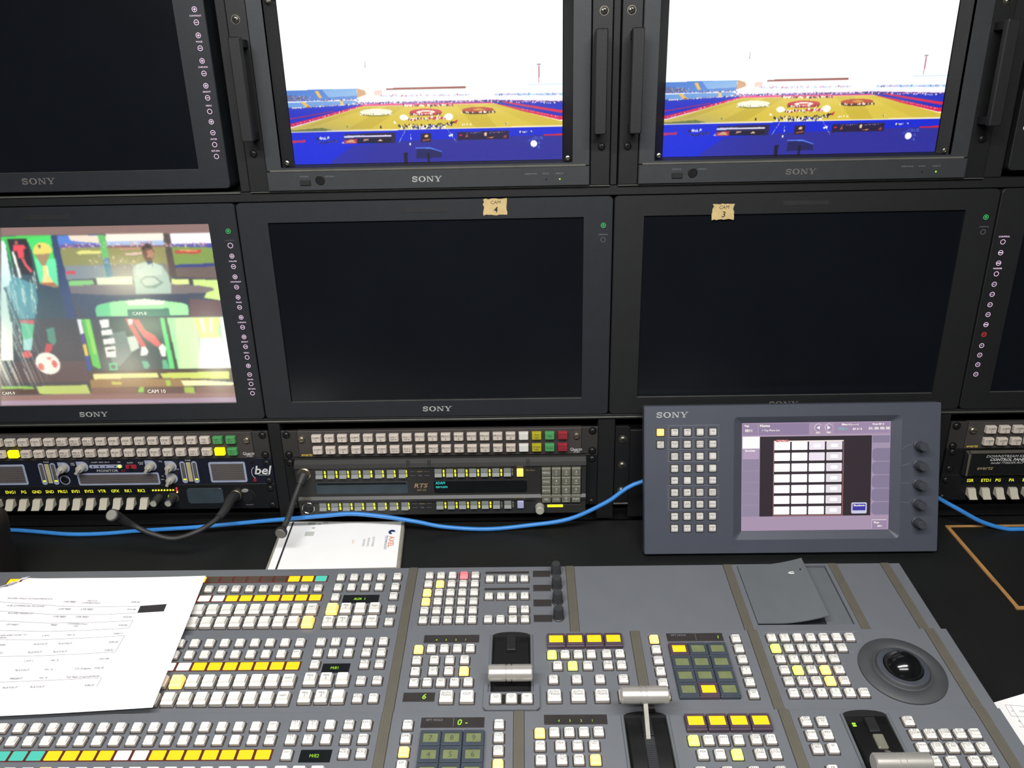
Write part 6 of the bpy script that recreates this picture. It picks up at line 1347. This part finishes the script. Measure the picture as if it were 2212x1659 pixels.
def pline(pts, w=.42):
    for (x0, y0), (x1, y1) in zip(pts, pts[1:]):
        n = max(1, int(math.hypot(x1 - x0, y1 - y0) / 8)); d = math.hypot(x1 - x0, y1 - y0); ox, oy = -(y1 - y0) / d * w / 2, (x1 - x0) / d * w / 2
        for k in range(n):
            a, e = k / n, (k + 1) / n; p = [(x0 + (x1 - x0) * f, y0 + (y1 - y0) * f) for f in (a, e)]
            pb.add([(p[0][0] + ox, p[0][1] + oy, sh_z(*p[0]) + .25), (p[0][0] - ox, p[0][1] - oy, sh_z(*p[0]) + .25), (p[1][0] - ox, p[1][1] - oy, sh_z(*p[1]) + .25), (p[1][0] + ox, p[1][1] + oy, sh_z(*p[1]) + .25)], [(0, 1, 2, 3)])
for L in ([(-262, -43), (-238.2, -45.6), (-160.9, -53.2), (-110.7, -54.4), (-60.5, -53.4)], [(-258, -59), (-228.4, -61.5), (-159.4, -67.6), (-109.2, -67.7), (-59.7, -65.3)], [(-250, -76), (-218.3, -78), (-157.2, -81.9), (-108.4, -80.6), (-58.5, -78)], [(-240, -92.6), (-208.6, -93.7), (-155.8, -95.4), (-107.5, -93.5), (-58, -90.1)], [(-240, -108), (-199.5, -108.4), (-154.4, -108.6), (-106.6, -105.9), (-57.4, -102.3)],
          [(-240, -136), (-183.5, -134.4), (-152.1, -133.6), (-104.9, -131), (-55.8, -127.5)], [(-240, -173.5), (-160.8, -171.2), (-102.2, -168.2), (-52.8, -165.3)], [(-58.5, -78), (-58, -90.1)], [(-57.4, -102.3), (-55.8, -127.5)], [(-52.8, -165.3), (-52.2, -177.4)]):
    pb = MB(); pline(L, .5); t.part('printed_line', pb, 'ink_grey')
pb = MB(); pb.add([(x, y, sh_z(x, y) + .3) for x, y in ((-60.5, -53.4), (-29.2, -50.8), (-27.8, -63.3), (-59.1, -65.3))], [(0, 1, 2, 3)]); t.part('printed_black_cell', pb, 'ink')
rows = [(-47, ('PLAYERS WALK OUT/ANTHEMS ETC', 'LIVE FEED', 'MATCH\nCOMMENTARY', '', '0:04:30')), (-59.6, ('AUB COMMERCIAL PACKAGE', 'LIVE FEED', 'LIVE FEED', '', '0:01:40')), (-72.4, ('PLAYERS WARM UP', 'LIVE FEED', 'LIVE FEED', '', '0:02:45')), (-86, ('1ST HALF', 'FEED', 'COMMENTARY\nMIC', '', '0:47:00')), (-99.5, ('ANCHOR WRAPS AND GOES TO\nBREAK', 'CAM 1', 'MIC 8', '', '0:00:11')), (-113, ('AT BUMPER', 'PLAYOUT', 'PLAYOUT', '', '0:00:30')), (-125.5, ('SUM/TA PROMO', 'PLAYOUT', 'PLAYOUT', '', '0:00:41')),
        (-138.5, ('ABOUT 1ST HALF\nHIGHLIGHTS', 'CAM 2', 'MIC 8', '', '0:01:00')), (-152, ('HIGHLIGHTS', 'PLAYOUT', 'MIC 8', 'CG Graphix', '0:02:30')), (-164, ('', 'PRESENT', 'MIC 8', 'Full Page Graphix', '0:00:30')), (-176.5, ('', 'PLAYOUT', 'PLAYOUT', '', '0:00:35'))]
for k, (y, cells) in enumerate(rows):
    for c, (s_, x) in enumerate(zip(cells, (-203 + k * 1.2, -151 + k * .6, -124 + k * .8, -88 + k, -69.5 + k * .9))):
        if s_: dy = (x + 69.5) * (.035 if k > 3 else -.01) + (5.0 if c == 0 and k < 3 else 0); t.inst('printed_text', text(s_, 2.6, 'ink_sheet', space=1.0, bold=.03), x, y + dy, sh_z(x, y) + .75, .03 if k > 3 else -.04)
# paper at the right of the console
t = Thing('running_order_sheet', 'white printed sheet on the desk at the bottom right corner', 'paper', (560, -430, 0)); t.off = (560, -430)
b = MB(); b.prism([(482, -368.5), (640, -322), (655, -540), (482, -540)], .2, 1.4); t.part('sheet', b, 'paper')
for L in ([(551.2, -354.7), (640, -364)], [(550.1, -369.9), (640, -378)], [(550.5, -384.2), (640, -392)], [(551.2, -354.7), (550.1, -369.9)], [(557, -355.5), (555.4, -400)]):
    b = MB(); b.stroke(L, .45, 1.5); t.part('printed_line', b, 'ink_grey')
for s_, x, y in (('6', 555.0, -363.2), ('15:00', 566, -364.2), ('8', 555, -377.3)): t.inst('printed_text', text(s_, 2.6, 'ink_navy'), x, y, 1.5, -.08)
# dark unit at the left edge
t = Thing('desk_unit', 'dark brown-black upright unit at the left frame edge beside the blue cable', 'equipment', (-765, -145, 0))
b = MB(); L = []
for z, x1, k in ((0, 30, 1), (20, 31, 1), (50, 34.5, 1), (82, 37, 1), (107, 42.5, 1), (122, 45, .95), (131, 40, .85), (136, 28, .6)): L.append([(x, y, z) for x, y in rr(-70, x1, -28 * k, 28 * k, 14 * k, 5)])
b.loft(L, 0, True, True, True); t.part('body', b, 'brown')
b = MB(); b.tube([(-40, -33, 33), (8, -33, 34), (19, -33, 33)], [4.5, 5, 6.5], 0, 10); t.part('grey_lever', b, 'cap_grey')
for o in list(COL.objects):
    if o.type == 'MESH' and o.data and len(o.data.materials) == 0: o.data.materials.append(M['black'])
